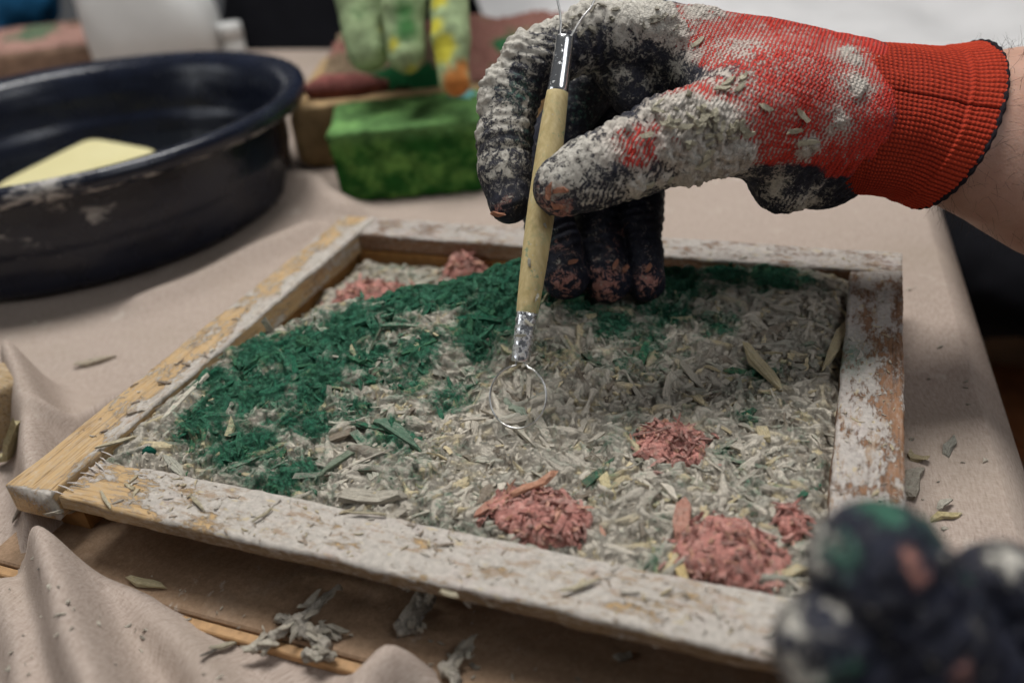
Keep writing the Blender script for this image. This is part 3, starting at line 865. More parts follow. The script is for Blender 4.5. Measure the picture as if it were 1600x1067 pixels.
ARCH = []
ga = np.random.default_rng(5)
for k_ in range(28):
    me = mesh_data('hemp_chip', unit_chips(1, ga)[0], chip_faces, False); me.materials.append(CHIP_O)
    ARCH.append(me)

def single_chip(p, e1, e2, e3, size, color, parent, name='hemp_chip', arch=None, grn=0.0):
    me = ARCH[arch if arch is not None else int(ga.integers(len(ARCH)))]
    o = bpy.data.objects.new(name, me); COL.objects.link(o)
    R = Matrix((e1, e2, e3)).transposed()
    pl_ = WLOC[parent.name] if parent is not None else np.zeros(3)
    o.matrix_local = Matrix.Translation(Vector(p - pl_)) @ R.to_4x4() @ Matrix.Diagonal((*size, 1))
    o.color = (*color[:3], float(np.clip(grn, 0, 2)))
    if parent is not None: o.parent = parent
    o.matrix_basis = Matrix.Translation(Vector(p - pl_)) @ R.to_4x4() @ Matrix.Diagonal((*size, 1))
    WLOC[o.name] = p
    return o

def chip_cloud(name, pos, e1, e2, e3, size, col, parent, g_, grn=None):
    n = len(pos); v = unit_chips(n, g_)
    w = pos[:, None, :] + (v[..., 0] * size[:, 0:1])[..., None] * e1[:, None] + (v[..., 1] * size[:, 1:2])[..., None] * e2[:, None] + (v[..., 2] * size[:, 2:3])[..., None] * e3[:, None]
    cuv = np.stack([v[..., 0] * size[:, 0:1] + g_.random(n)[:, None] * 9, v[..., 1] * size[:, 1:2] + v[..., 2] * size[:, 2:3] * 0.7 + g_.random(n)[:, None] * 9], -1).reshape(-1, 2)
    grn = np.zeros(n) if grn is None else grn
    f = (chip_faces[None] + 16 * np.arange(n)[:, None, None]).reshape(-1, 4)
    return mk(name, w.reshape(-1, 3), f, CHIP_S, parent, smooth=False, attrs=dict(Col=np.repeat(col, 16, 0), grn=np.repeat(grn, 16), cuv=cuv), kind='stuff')

N = 3300
x = rng.uniform(B + 0.001, W - B - 0.001, N); y = rng.uniform(B + 0.001, D - B - 0.001, N)
ep = 0.004
nx = -(bed_z(x + ep, y, False) - bed_z(x - ep, y, False)) / (2 * ep); ny = -(bed_z(x, y + ep, False) - bed_z(x, y - ep, False)) / (2 * ep)
nr = np.c_[nx, ny, np.ones(N)]; nr /= np.linalg.norm(nr, axis=1)[:, None]
L = np.clip(rng.lognormal(math.log(0.0050), 0.66, N), 0.0012, 0.022)
thin = rng.random(N) < 0.35
L = np.where(thin, L * 1.35, L)
wd = np.clip(L * np.where(thin, rng.uniform(0.05, 0.12, N), rng.uniform(0.13, 0.34, N)), 0.0004, 0.0036)
th = np.clip(wd * rng.uniform(0.4, 0.9, N), 0.0003, 0.0017)
off = rng.uniform(-0.0008, 0.0006, N) - 0.0003 * (L > 0.012)
pos = np.c_[x, y, bed_z(x, y) + off]
e1, e2, e3 = chip_axes(N, rng, nr, 0.14, 0.32)
ok = (np.abs(x + e1[:, 0] * 0) > 0)
for s in (-0.5, 0.5):
    q = pos + e1 * (L * s)[:, None]
    ok &= (q[:, 0] > B + 0.0008) & (q[:, 0] < W - B - 0.0008) & (q[:, 1] > B + 0.0008) & (q[:, 1] < D - B - 0.0008)
size = np.c_[L, wd, th]; col = chip_colors(N, rng, x, y)
gch = green_at(x, y) + (fbm(np.c_[x, y, 0 * x], 75, 5, 79, 0.68) - 0.5) * 1.35 + 0.08 + rng.normal(0, 0.12, N) - 0.02
pos, e1, e2, e3, size, col, gch = (a[ok] for a in (pos, e1, e2, e3, size, col, gch))
dep = depth_of(pos)
vis = size[:, 0] * size[:, 1] / dep ** 2 * np.where(pos[:, 2] - bed_z(pos[:, 0], pos[:, 1]) > 0.0002, 1, 0.2)
camp = (pos - CAM) @ M3
ipx = 800 + FPX * camp[:, 0] / -camp[:, 2]; ipy = 533.5 - FPX * camp[:, 1] / -camp[:, 2]
vis *= (ipx > 0) & (ipx < 1290) & (ipy < 960)
order = np.argsort(-vis); big, rest = order[:285], order[285:]
for i in big: single_chip(pos[i], e1[i], e2[i], e3[i], size[i], col[i], mix, grn=gch[i])
chip_cloud('chip_mass', pos[rest], e1[rest], e2[rest], e3[rest], size[rest], col[rest], mix, rng, gch[rest])

def stick(p0, p1, width, color, parent, lift=0.0010, z=None, arch=None, name='hemp_chip', up=(0, 0, 1)):
    """one long chip from pixel to pixel on the bed"""
    def pt(q):
        w = on(q[0], q[1], 0.0)
        for _ in range(4):
            zz = z if z is not None else bed_z(np.array([w[0]]), np.array([w[1]]), False)[0]
            w = on(q[0], q[1], zz + lift)
        return w
    a, b = pt(p0), pt(p1); d = b - a; ln = np.linalg.norm(d); d = d / ln
    n = np.array(up, float); n = n - d * (n @ d); n /= np.linalg.norm(n); e2_ = np.cross(n, d)
    return single_chip((a + b) / 2, d, e2_, n, (ln * 1.0, width, width * 0.45), color, parent, name, arch)
ST = (0.58, 0.49, 0.31); GR = (0.46, 0.42, 0.35); GN = (0.20, 0.25, 0.18)
for p0, p1, w_, c_ in [((1165, 545), (1218, 608), .0052, ST), ((1060, 563), (1098, 606), .0030, GR), ((1290, 570), (1322, 500), .0042, ST), ((1200, 480), (1245, 490), .0045, GR),
                       ((585, 650), (655, 695), .0048, (0.12, 0.20, 0.14)), ((490, 745), (575, 690), .0030, GN), ((535, 775), (625, 778), .0058, GR), ((965, 705), (1120, 765), .0034, (0.36, 0.35, 0.27)),
                       ((790, 628), (818, 655), .0040, (0.27, 0.32, 0.25)), ((1042, 840), (1068, 902), .0040, (0.62, 0.48, 0.24)), ((1215, 898), (1262, 888), .0034, ST), ((1230, 660), (1330, 690), .0014, GR),
                       ((720, 543), (765, 530), .0028, GR), ((940, 740), (950, 775), .0038, (0.66, 0.57, 0.34)), ((1190, 670), (1200, 690), .0042, ST)]:
    stick(p0, p1, w_, c_, mix, 0.0016)

# flakes of mix dried on to the boards
gf = np.random.default_rng(61)
for bname, (x0, x1, y0, y1), nf in (('front_board', (0.05, 0.31, 0.001, B - 0.001), 330), ('left_board', (0.002, B - 0.001, 0.03, D - 0.01), 130), ('right_board', (W - B + 0.001, W - 0.001, 0.03, D - 0.03), 170), ('back_board', (0.04, 0.32, D - B + 0.001, D - 0.001), 120)):
    bo_ = bpy.data.objects[bname]
    px_, py_ = gf.uniform(x0, x1, nf), gf.uniform(y0, y1, nf)
    nn_ = np.tile([0, 0, 1.0], (nf, 1)); a1_, a2_, a3_ = chip_axes(nf, gf, nn_, 0.10, 0.2)
    l_ = np.clip(gf.lognormal(math.log(0.0017), 0.5, nf), 0.0008, 0.007); w_ = np.clip(l_ * gf.uniform(.08, .35, nf), .0003, .0018)
    cc_ = np.where(gf.random(nf)[:, None] < .25, np.array([0.58, 0.49, 0.33]), np.where(gf.random(nf)[:, None] < .5, np.array([0.62, 0.57, 0.50]), np.array([0.36, 0.29, 0.23]))) * gf.uniform(.8, 1.1, nf)[:, None]
    chip_cloud('dried_flakes', np.c_[px_, py_, np.full(nf, 0.0005)], a1_, a2_, a3_, np.c_[l_, w_, w_ * .5], cc_, bo_, gf)
for p0, p1, w_ in (((158, 770), (172, 793), .0012), ((395, 815), (425, 795), .0011), ((300, 775), (318, 795), .0014), ((540, 800), (600, 803), .0012), ((880, 925), (935, 905), .0016), ((690, 925), (715, 932), .0018), ((150, 700), (208, 682), .0020)):
    stick(p0, p1, w_, (0.60, 0.53, 0.38), bpy.data.objects['front_board'], 0.0, z=0.0016, name='dried_chip')

# pink heaps
def heap(px, py, zz, r, hgt, label, seed, stretch=(1, 1), rot=0.0, n=240, nbig=26):
    g_ = np.random.default_rng(seed)
    c = on(px, py, zz)
    c[2] = bed_z(c[:1], c[1:2], False)[0]
    def hz(dx, dy):
        ca, sa = math.cos(rot), math.sin(rot)
        u_ = (dx * ca + dy * sa) / stretch[0]; v_ = (-dx * sa + dy * ca) / stretch[1]
        an_ = np.arctan2(v_, u_)
        rr2 = r * (0.72 + 0.62 * fbm(np.c_[np.cos(an_), np.sin(an_), np.full(an_.shape, seed * 0.37)], 1.7, 3, seed + 9))
        q = np.clip(1 - (u_ ** 2 + v_ ** 2) / rr2 ** 2, 0, 1) * (0.6 + 0.8 * fbm(np.c_[dx, dy, 0 * dx], 150, 3, seed + 5))
        return bed_z(c[0] + dx, c[1] + dy, False) + hgt * 0.82 * q ** 0.9 - 0.0012 * (q <= 0.02)
    m = 46; a_ = np.linspace(-1.25, 1.25, m) * r * max(stretch)
    X_, Y_ = np.meshgrid(a_, a_); dx, dy = X_.ravel(), Y_.ravel()
    P_ = np.c_[c[0] + dx, c[1] + dy, np.zeros(m * m)]
    z_ = hz(dx, dy) + 0.0008 + (fbm(P_, 380, 5, seed, .65) - 0.5) * 0.0055
    inside = hz(dx, dy) - bed_z(c[0] + dx, c[1] + dy, False) > 0.0006
    z_ = np.where(inside, z_, bed_z(P_[:, 0], P_[:, 1], False) - 0.004)
    PK = np.array([0.58, 0.265, 0.225])
    cl = PK * (0.55 + 0.7 * fbm(P_, 500, 3, seed + 1))[:, None]
    h = mk('pink_heap', np.c_[P_[:, :2], z_], grid_faces(m, m), CHIP_S, attrs=dict(Col=cl, grn=np.zeros(m * m), cuv=P_[:, :2] * 0.2), label=label, cat='hemp heap', group='heaps of pink hemp chips')
    k = n + nbig
    rr = r * np.sqrt(g_.random(k)) * 1.02; an = g_.uniform(0, 2 * np.pi, k)
    rr = np.where(g_.random(k) < 0.20, rr * g_.uniform(1.0, 1.45, k), rr)
    u_, v_ = rr * np.cos(an) * stretch[0], rr * np.sin(an) * stretch[1]
    dx = u_ * math.cos(rot) - v_ * math.sin(rot); dy = u_ * math.sin(rot) + v_ * math.cos(rot)
    z_ = hz(dx, dy) + g_.uniform(-0.0004, 0.0016, k)
    cut_ = hz(dx, dy) - bed_z(c[0] + dx, c[1] + dy, False) < 0.0003
    z_ = np.where(cut_, bed_z(c[0] + dx, c[1] + dy) + 0.0006, z_)
    nr_ = np.c_[dx / r * 0.5, dy / r * 0.5, np.ones(k)]; nr_ /= np.linalg.norm(nr_, axis=1)[:, None]
    e1_, e2_, e3_ = chip_axes(k, g_, nr_, 0.38, 0.6)
    L_ = np.clip(g_.lognormal(math.log(0.0034), 0.62, k), 0.0011, 0.012); L_[n:] *= 1.5
    w_ = np.minimum(np.clip(g_.lognormal(math.log(0.0012), 0.35, k), 0.0005, 0.0028), L_ * 0.5); t_ = w_ * g_.uniform(0.3, 0.7, k)
    cc = PK * g_.uniform(0.6, 1.2, k)[:, None] + np.array([0.12, 0.10, 0.04]) * (g_.random(k)[:, None] < 0.2) + np.array([0.06, 0.11, 0.10]) * g_.random(k)[:, None] ** 2
    ps = np.c_[c[0] + dx, c[1] + dy, z_]; sz = np.c_[L_, w_, t_]
    chip_cloud('small_chips', ps[:n], e1_[:n], e2_[:n], e3_[:n], sz[:n], cc[:n], h, g_)
    for i in range(n, k): single_chip(ps[i], e1_[i], e2_[i], e3_[i], sz[i], cc[i], h)
    return h
heap(1048, 680, 0.002, 0.0145, 0.0075, 'small pink hemp heap nearest the right board of the frame', 201, (1.0, 0.95))
h2 = heap(842, 795, 0.0, 0.0150, 0.0080, 'pink hemp heap at the middle of the front board', 202, (1.25, 0.85), -0.2, 280)
stick((742, 808), (772, 780), .0030, (0.52, 0.25, 0.18), h2, 0.002)
stick((800, 775), (868, 742), .0030, (0.58, 0.30, 0.20), h2, 0.008)
h3 = heap(1140, 855, 0.0, 0.0165, 0.0095, 'largest pink hemp heap, beside the dark gloved fingertips', 203, (1.1, 0.9), -0.3, 320)
stick((1055, 835), (1072, 780), .0052, (0.50, 0.26, 0.20), h3, 0.004)
heap(578, 455, -0.012, 0.0160, 0.0110, 'blurred pink hemp heap behind the green ridge, next to the left board', 204, (1.35, 0.8), 0.35, 200, 10)
heap(728, 412, -0.012, 0.0130, 0.0120, 'blurred pink hemp heap behind the green ridge, near the back board', 205, (1.1, 0.9), 0.2, 200, 10)
heap(1238, 802, 0.0, 0.0062, 0.0045, 'tiny pink hemp clump between the largest heap and the right board', 206, (0.8, 1.2), 0.3, 60, 6)
# dark green pigment crumb near the front left corner
def crumb(px, py, zz, size, color, label, name, cat, seed, mat=VFINE, **kw):
    c = on(px, py, zz)
    n_ = 14; th_, ph_ = np.meshgrid(np.linspace(0, 2 * np.pi, n_, endpoint=False), np.linspace(0.05, math.pi - 0.05, 9))
    d_ = np.c_[(np.sin(ph_) * np.cos(th_)).ravel(), (np.sin(ph_) * np.sin(th_)).ravel(), np.cos(ph_).ravel()]
    rr_ = 0.6 + 0.8 * fbm(d_ + seed, 1.6, 3, seed)
    v_ = d_ * rr_[:, None] * np.array(size) + c + (0, 0, size[2] * 0.7)
    return mk(name, v_, grid_faces(n_, 9, True, True), mat, attrs=dict(Col=np.tile(color, (len(v_), 1))), label=label, cat=cat, **kw)
crumb(236, 712, -0.004, (0.0032, 0.0026, 0.0026), (0.004, 0.065, 0.045), 'dark green pigment crumb near the open corner joint', 'pigment_crumb', 'pigment crumb', 3)

# ------------------------------------------------------------------ ribbon tool
TB, TT = at(813, 566, 0.3425), at(883, 58, 0.3455)
tool = empty('loop_tool', on(815, 668, -0.004), label='wooden ribbon tool with wire loops held upright in the red and black glove', cat='tool')
ax_ = (TT - TB) / np.linalg.norm(TT - TB); TL = np.linalg.norm(TT - TB)
def along(t): return TB + ax_ * TL * t
def axial(prof, n=28):
    """surface of revolution about the tool axis, profile as (fraction of the way up, radius)"""
    u_ = np.cross(ax_, M3[:, 2]); u_ /= np.linalg.norm(u_); w_ = np.cross(ax_, u_)
    a = np.linspace(0, 2 * np.pi, n, endpoint=False)
    V = np.concatenate([along(t) + r * (np.cos(a)[:, None] * u_ + np.sin(a)[:, None] * w_) for t, r in prof])
    return V, [tuple(f) for f in grid_faces(n, len(prof), True).tolist()]
T0, T1 = 0.150, 0.828
hp = [(T0 - 0.01, 0.0040)] + [(T0 + (T1 - T0) * s, 0.00435 + 0.00125 * math.sin(math.pi * s) ** 0.8) for s in np.linspace(0, 1, 24)] + [(T1 + 0.01, 0.0038)]
V, F = axial(hp)
me_o = mk('handle', V - 0, F, HANDLE, tool)
for nm, ta, tb_, ra, rb, mt in (('ferrule', 0.0, T0 + 0.004, 0.0037, 0.00435, STEEL_D), ('ferrule', T1 - 0.004, 1.0, 0.0043, 0.0036, STEEL)):
    prof = [(ta, ra * 0.55), (ta + 0.001, ra * 0.94)] + [(ta + (tb_ - ta) * s, ra + (rb - ra) * s + 0.00006 * math.sin(s * 40)) for s in np.linspace(0.02, 0.98, 14)] + [(tb_ - 0.001, rb * 0.95), (tb_, rb * 0.5)]
    V, F = axial(prof)
    V = V + ax_ * 0
    mk(nm, V, F, mt, tool)
WIRE = mat_plain('steel_wire', (0.75, 0.74, 0.72), 0.28, 0.5, metal=1.0, scale=300, var=0.15)
side_ = np.cross(ax_, M3[:, 2]); side_ /= np.linalg.norm(side_)
if side_ @ M3[:, 0] < 0: side_ = -side_
lc_ = at(809, 620, 0.3395)
aa = np.linspace(math.radians(104), math.radians(436), 60)
fwd_ = np.cross(side_, ax_)
ring = [lc_ + (side_ * math.cos(0.35) + fwd_ * math.sin(0.35)) * 0.0118 * math.cos(a) + ax_ * 0.0124 * math.sin(a) for a in aa]
ring = [TB + ax_ * 0.004 - side_ * 0.0012] + [TB - side_ * 0.0016] + ring + [TB + side_ * 0.0016] + [TB + ax_ * 0.004 + side_ * 0.0012]
mk('wire_loop', *tube(ring, 0.00044, 10), WIRE, tool)
top = [TT - ax_ * 0.004 - side_ * 0.0020, TT - side_ * 0.0021, TT + ax_ * 0.008 - side_ * 0.0030, TT + ax_ * 0.018 - side_ * 0.0062, TT + ax_ * 0.030 - side_ * 0.008, TT + ax_ * 0.038 - side_ * 0.004,
       TT + ax_ * 0.039 + side_ * 0.003, TT + ax_ * 0.032 + side_ * 0.010, TT + ax_ * 0.016 + side_ * 0.0095, TT + ax_ * 0.008 + side_ * 0.0055, TT + side_ * 0.0022, TT - ax_ * 0.004 + side_ * 0.0020]
def smooth_path(p, k=6):
    p = np.array(p); t = np.linspace(0, len(p) - 1, (len(p) - 1) * k + 1); i = np.clip(np.floor(t).astype(int), 0, len(p) - 2); f = (t - i)[:, None]
    g0 = lambda j: p[np.clip(j, 0, len(p) - 1)]
    a, b, c, d = g0(i - 1), g0(i), g0(i + 1), g0(i + 2)
    return 0.5 * ((2 * b) + (-a + c) * f + (2 * a - 5 * b + 4 * c - d) * f ** 2 + (-a + 3 * b - 3 * c + d) * f ** 3)
mk('wire_loop', *tube(smooth_path(top), 0.00046, 8), WIRE, tool)
# bits of mix stuck to the tool
for k_ in range(7):
    t = (0.57, 0.585, 0.30, 0.12, 0.08, 0.42, 0.20)[k_]
    p = along(t) + M3[:, 2] * 0.0050 + side_ * (0.0028, 0.0035, -0.002, 0.001, -0.0015, 0.002, 0.003)[k_]
    d = np.array([ga.normal(), ga.normal(), ga.normal()]); d /= np.linalg.norm(d)
    n_ = M3[:, 2] - d * (M3[:, 2] @ d); n_ /= np.linalg.norm(n_)
    single_chip(p, d, np.cross(n_, d), n_, (ga.uniform(.002, .0045), .0011, .0006), (0.5, 0.47, 0.38), tool, 'stuck_chip')

# ------------------------------------------------------------------ working hand in the red and navy glove
def px_r(r_px, depth): return r_px * depth / FPX
def hand_paint(P, spots):
    Q = P * np.array([1, 1, 0.55]); r = np.zeros(len(P))
    for (x_, y_, d_), rad, s in spots:
        c = cs(x_, y_, d_) * np.array([1, 1, 0.55])
        r = np.maximum(r, s * np.exp(-((Q - c) ** 2).sum(1) / rad ** 2 * 1.2))
    return r

person = empty('person', at(1500, 250, 0.37), label="person's bare forearm in a lime-smeared red and navy work glove, working the tool", cat='person')
palm = [(cs(1325, 150, .368), cs(1040, 62, .368), .0235, .0150), (cs(1325, 160, .376), cs(1020, 55, .388), .022, .0150), (cs(1325, 180, .386), cs(1040, 78, .402), .022, .0150),
        (cs(1325, 215, .386), cs(1080, 120, .410), .021, .0145), (cs(1310, 195, .352), cs(1195, 175, .346), .024, .0235), (cs(1195, 175, .346), cs(1105, 205, .338), .0235, .0185),
        (cs(1110, 118, .360), cs(1230, 160, .352), .0125, .020), (cs(1225, 282, .362), cs(1300, 262, .366), .0135, .0125), (cs(1110, 150, .385), cs(1280, 260, .380), .016, .018)]
idx = chain([(cs(1040, 62, .368), .0146), (cs(925, 58, .366), .0132), (cs(832, 98, .364), .0126), (cs(797, 150, .364), .0120), (cs(789, 215, .363), .0113), (cs(788, 265, .361), .0108), (cs(797, 314, .359), .0094)])
thumb = chain([(cs(1105, 205, .338), .0185), (cs(1040, 222, .335), .0170), (cs(985, 245, .333), .0158), (cs(930, 268, .332), .0140), (cs(882, 292, .332), .0122)])
mid_f = chain([(cs(1020, 55, .388), .0140), (cs(925, 130, .396), .0124), (cs(862, 225, .402), .0118), (cs(856, 345, .402), .0112), (cs(876, 388, .400), .0102), (cs(884, 432, .395), .0106)])
ring_f = chain([(cs(1040, 78, .402), .0140), (cs(975, 150, .414), .0122), (cs(938, 220, .420), .0116), (cs(934, 340, .414), .0110), (cs(940, 388, .407), .0100), (cs(950, 438, .401), .0102)])
pinky = chain([(cs(1080, 120, .410), .0130), (cs(1035, 180, .424), .0112), (cs(1010, 240, .428), .0106), (cs(1000, 350, .412), .0102), (cs(1005, 392, .408), .0082), (cs(1010, 442, .402), .0090)])

def glove_mesh(groups, vox):
    """groups: (chain, inner blend); palm first"""
    pts = np.array([q for g, _ in groups for c in g for q in (c[0], c[1])]); lo = pts.min(0) - 0.032; hi = pts.max(0) + 0.032
    n = np.ceil((hi - lo) / vox).astype(int) + 1
    Dm = np.full(n, 0.05, np.float32)
    for gi, (g, k) in enumerate(groups):
        gp = np.array([q for c in g for q in (c[0], c[1])]); gr = max(max(c[2], c[3]) for c in g) + 0.008
        i0 = np.maximum(np.floor((gp.min(0) - gr - lo) / vox).astype(int), 0); i1 = np.minimum(np.ceil((gp.max(0) + gr - lo) / vox).astype(int) + 1, n)
        G = np.full(i1 - i0, 0.05, np.float32)
        for (a, b, ra, rb) in g:            # each link only near itself
            mr = max(ra, rb) + k + 0.005
            c0 = np.maximum(np.floor((np.minimum(a, b) - mr - lo) / vox).astype(int), i0); c1 = np.minimum(np.ceil((np.maximum(a, b) + mr - lo) / vox).astype(int) + 1, i1)
            gx, gy, gz = [(lo[d] + vox * np.arange(c0[d], c1[d]) - a[d]).astype(np.float32).reshape([-1 if e == d else 1 for e in range(3)]) for d in range(3)]
            ab = (b - a).astype(np.float32); t = np.clip((gx * ab[0] + gy * ab[1] + gz * ab[2]) / (ab @ ab + 1e-12), 0, 1)
            dd = np.sqrt((gx - t * ab[0]) ** 2 + (gy - t * ab[1]) ** 2 + (gz - t * ab[2]) ** 2) - (ra + (rb - ra) * t)
            sl = tuple(slice(c0[d] - i0[d], c1[d] - i0[d]) for d in range(3))
            G[sl] = smin(G[sl], dd, k)
        s = tuple(slice(i0[d], i1[d]) for d in range(3))
        Dm[s] = smin(Dm[s], G, 0.0018)
    grid = openvdb.FloatGrid(0.05); grid.copyFromArray(Dm)
    v, q = grid.convertToQuads(0.0)
    v = np.asarray(v, float) * vox + lo; q = np.asarray(q, np.int64)
    N_ = np.cross(v[q[:, 2]] - v[q[:, 0]], v[q[:, 3]] - v[q[:, 1]])
    vol = (v[q].mean(1) * N_).sum()
    return (v, q) if vol > 0 else (v, q[:, ::-1])

lobe_a = chain([(cs(950, 55, .374), .0120), (cs(972, 105, .374), .0115), (cs(985, 150, .375), .0090)])
lobe_b = chain([(cs(1020, 60, .378), .0130), (cs(1035, 105, .376), .0120), (cs(1045, 140, .378), .0095)])
v, q = glove_mesh([(palm, .012), (lobe_a, .003), (lobe_b, .003), (idx, .003), (thumb, .004), (mid_f, .003), (ring_f, .003), (pinky, .003)], 0.0008)
nrm = vert_normals(v, q)
RED = [((1225, 110, .350), .034, 1.25), ((1140, 50, .352), .030, 1.2), ((1270, 190, .338), .034, 1.25), ((1180, 200, .325), .026, 1.2), ((1100, 170, .322), .020, 1.1), ((1055, 200, .318), .013, .95),
       ((990, 232, .317), .013, .95), ((1290, 120, .350), .035, 1.2), ((1300, 260, .345), .018, 1.0), ((1230, 30, .365), .035, 1.1)]
LIMES = [((1110, 225, .318), .016, 1.5), ((1065, 185, .320), .014, 1.35), ((1150, 250, .320), .013, 1.4), ((1130, 195, .32), .014, 1.1), ((1000, 290, .322), .010, .8), ((950, 235, .32), .010, .8), ((1030, 178, .322), .009, .95), ((965, 205, .322), .009, .8), ((1090, 275, .325), .011, 1.2),
         ((915, 232, .323), .008, .62), ((1045, 285, .322), .008, .8), ((1150, 180, .322), .011, .70), ((1125, 140, .335), .011, .55), ((1050, 240, .318), .008, .9), ((1180, 225, .32), .010, .55),
         ((757, 160, .364), .008, 1.2), ((768, 115, .362), .010, 1.25), ((800, 70, .362), .010, 1.2), ((850, 32, .362), .011, 1.1), ((915, 12, .360), .013, 1.3), ((985, 8, .358), .014, 1.5), ((1025, 22, .355), .012, 1.3),
         ((1060, 45, .352), .010, .85), ((750, 210, .362), .007, .75), ((748, 255, .361), .007, .6), ((1085, 85, .350), .010, .62), ((1090, 15, .355), .010, 1.0),
         ((1312, 105, .343), .012, 1.0), ((1316, 150, .338), .011, 1.1), ((1296, 195, .334), .010, .95), ((1262, 228, .330), .006, 1.0), ((1120, 12, .355), .010, .85), ((1205, 130, .345), .018, .46), ((1150, 85, .345), .020, .62), ((1130, 160, .335), .018, .60), ((1190, 190, .33), .016, .42), ((1240, 70, .35), .014, .35), ((1060, 100, .352), .010, .5), ((1000, 232, .317), .009, .42), ((900, 250, .322), .014, .62), ((870, 285, .322), .010, .5),
         ((1215, 290, .345), .009, .62), ((1262, 325, .355), .010, .70), ((1170, 300, .34), .009, .8), ((965, 120, .37), .012, .42), ((915, 115, .368), .010, .52), ((1020, 120, .37), .010, .36), ((975, 60, .36), .012, .55),
         ((790, 170, .35), .018, .48), ((780, 250, .35), .017, .46), ((830, 80, .352), .014, .5), ((860, 262, .323), .008, .55), ((885, 268, .322), .008, .55), ((930, 305, .321), .010, .36), ((990, 305, .325), .009, .42), ((880, 400, .39), .02, .20), ((950, 400, .40), .02, .20), ((1005, 410, .40), .018, .20)]
PINKS = [((855, 310, .322), .009, .85), ((875, 325, .326), .008, .85), ((845, 290, .324), .006, .7), ((790, 310, .350), .009, .55), ((775, 330, .352), .007, .6), ((880, 440, .390), .012, .75), ((870, 390, .395), .012, .6), ((960, 360, .405), .012, .5), ((900, 400, .392), .010, .5),
         ((945, 440, .396), .014, .78), ((950, 390, .402), .012, .58), ((1010, 440, .398), .012, .76), ((1005, 390, .408), .010, .5), ((800, 240, .350), .010, .42), ((800, 60, .36), .01, .3)]
GREENS = [((810, 150, .352), .016, .62), ((820, 210, .352), .012, .55), ((830, 370, .395), .014, .75), ((900, 170, .40), .02, .55), ((850, 60, .355), .012, .35)]
red = hand_paint(v, RED); lime = hand_paint(v, LIMES); pink = hand_paint(v, PINKS); grn = hand_paint(v, GREENS)
n_big = fbm(v, 110, 4, 301, 0.6); n_fin = fbm(v, 420, 4, 305, 0.6); n_w = fbm(v, 45, 3, 309)
red = red - hand_paint(v, [((1235, 318, .352), .017, 1.1), ((1180, 300, .335), .012, .9), ((1290, 320, .36), .014, 1.0), ((950, 320, .325), .013, .9), ((1040, 130, .36), .012, .9)])
red = red + (n_fin - 0.5) * 0.25
facing_up = np.clip((nrm @ M3[2, :]) * 0.5 + 0.5, 0, 1)      # lime falls on what looks up
lime = lime * (0.62 + 0.75 * n_big) + 0.115 + 0.10 * facing_up - 0.02 * (red > 0.5) - 0.15 * hand_paint(v, [((880, 420, .395), .03, 1.0), ((950, 410, .40), .03, 1.0), ((1005, 410, .405), .03, 1.0)])
# glove cloth wrinkles, then the caked lumps
disp = (n_w - 0.5) * 0.0026 + (n_fin - 0.5) * 0.0005
for (jx, jy, jd), (kx, ky, kd), jr, amp in (((832, 98, .364), (789, 215, .363), .020, .0008), ((925, 58, .366), (832, 98, .364), .018, .0007), ((789, 215, .363), (797, 308, .359), .013, .0007), ((985, 245, .333), (882, 292, .332), .016, .0009),
                                          ((1060, 215, .334), (985, 245, .333), .020, .0009), ((935, 345, .41), (951, 436, .403), .016, .0007), ((856, 345, .40), (886, 430, .397), .016, .0007), ((996, 350, .41), (1004, 440, .406), .014, .0007), ((1290, 280, .36), (1200, 290, .35), .03, .0009)):
    j_, k2 = cs(jx, jy, jd), cs(kx, ky, kd); dv = (k2 - j_) / np.linalg.norm(k2 - j_); rel_ = v - j_
    fall = np.exp(-(rel_ ** 2).sum(1) / jr ** 2)
    disp = disp + amp * fall * np.sin((rel_ @ dv) * 2 * math.pi / 0.0042 + 5 * n_w + 2 * n_big)
cake = sstep(0.66, 1.0, lime)
plates = sstep(0.43, 0.47, fbm(v, 110, 4, 311, .65)) * 0.0012 + sstep(0.46, 0.50, fbm(v, 210, 4, 313, .65)) * 0.0009
plates = plates * (0.45 + 0.95 * hand_paint(v, [((1100, 215, .32), .03, 1.0)]))
disp = disp + cake * (plates + 0.0030 * np.clip(n_big - 0.40, 0, 1) + 0.0018 * (n_fin - 0.45)) + sstep(0.5, 0.9, pink + (n_fin - .5)) * 0.0006
v = v + nrm * disp[:, None]
wr, kn_ = cs(1325, 180, .368), cs(1030, 62, .380)
a1 = (kn_ - wr) / np.linalg.norm(kn_ - wr); tv_ = np.array([0, 0, 1.0]); tv_ = tv_ - a1 * (tv_ @ a1); tv_ /= np.linalg.norm(tv_); uv_ = np.cross(a1, tv_)
rel = v - wr; kuv = np.c_[np.arctan2(rel @ uv_, rel @ tv_) * 0.034, rel @ a1]
glove = mk('glove', to_world(v), q, GLOVE, person, attrs=dict(red=red, lime=lime, pink=pink, green=grn, kuv=kuv), label='red knit glove with navy coated fingers, caked in lime')
VH, NH = to_world(v), nrm @ M3.T

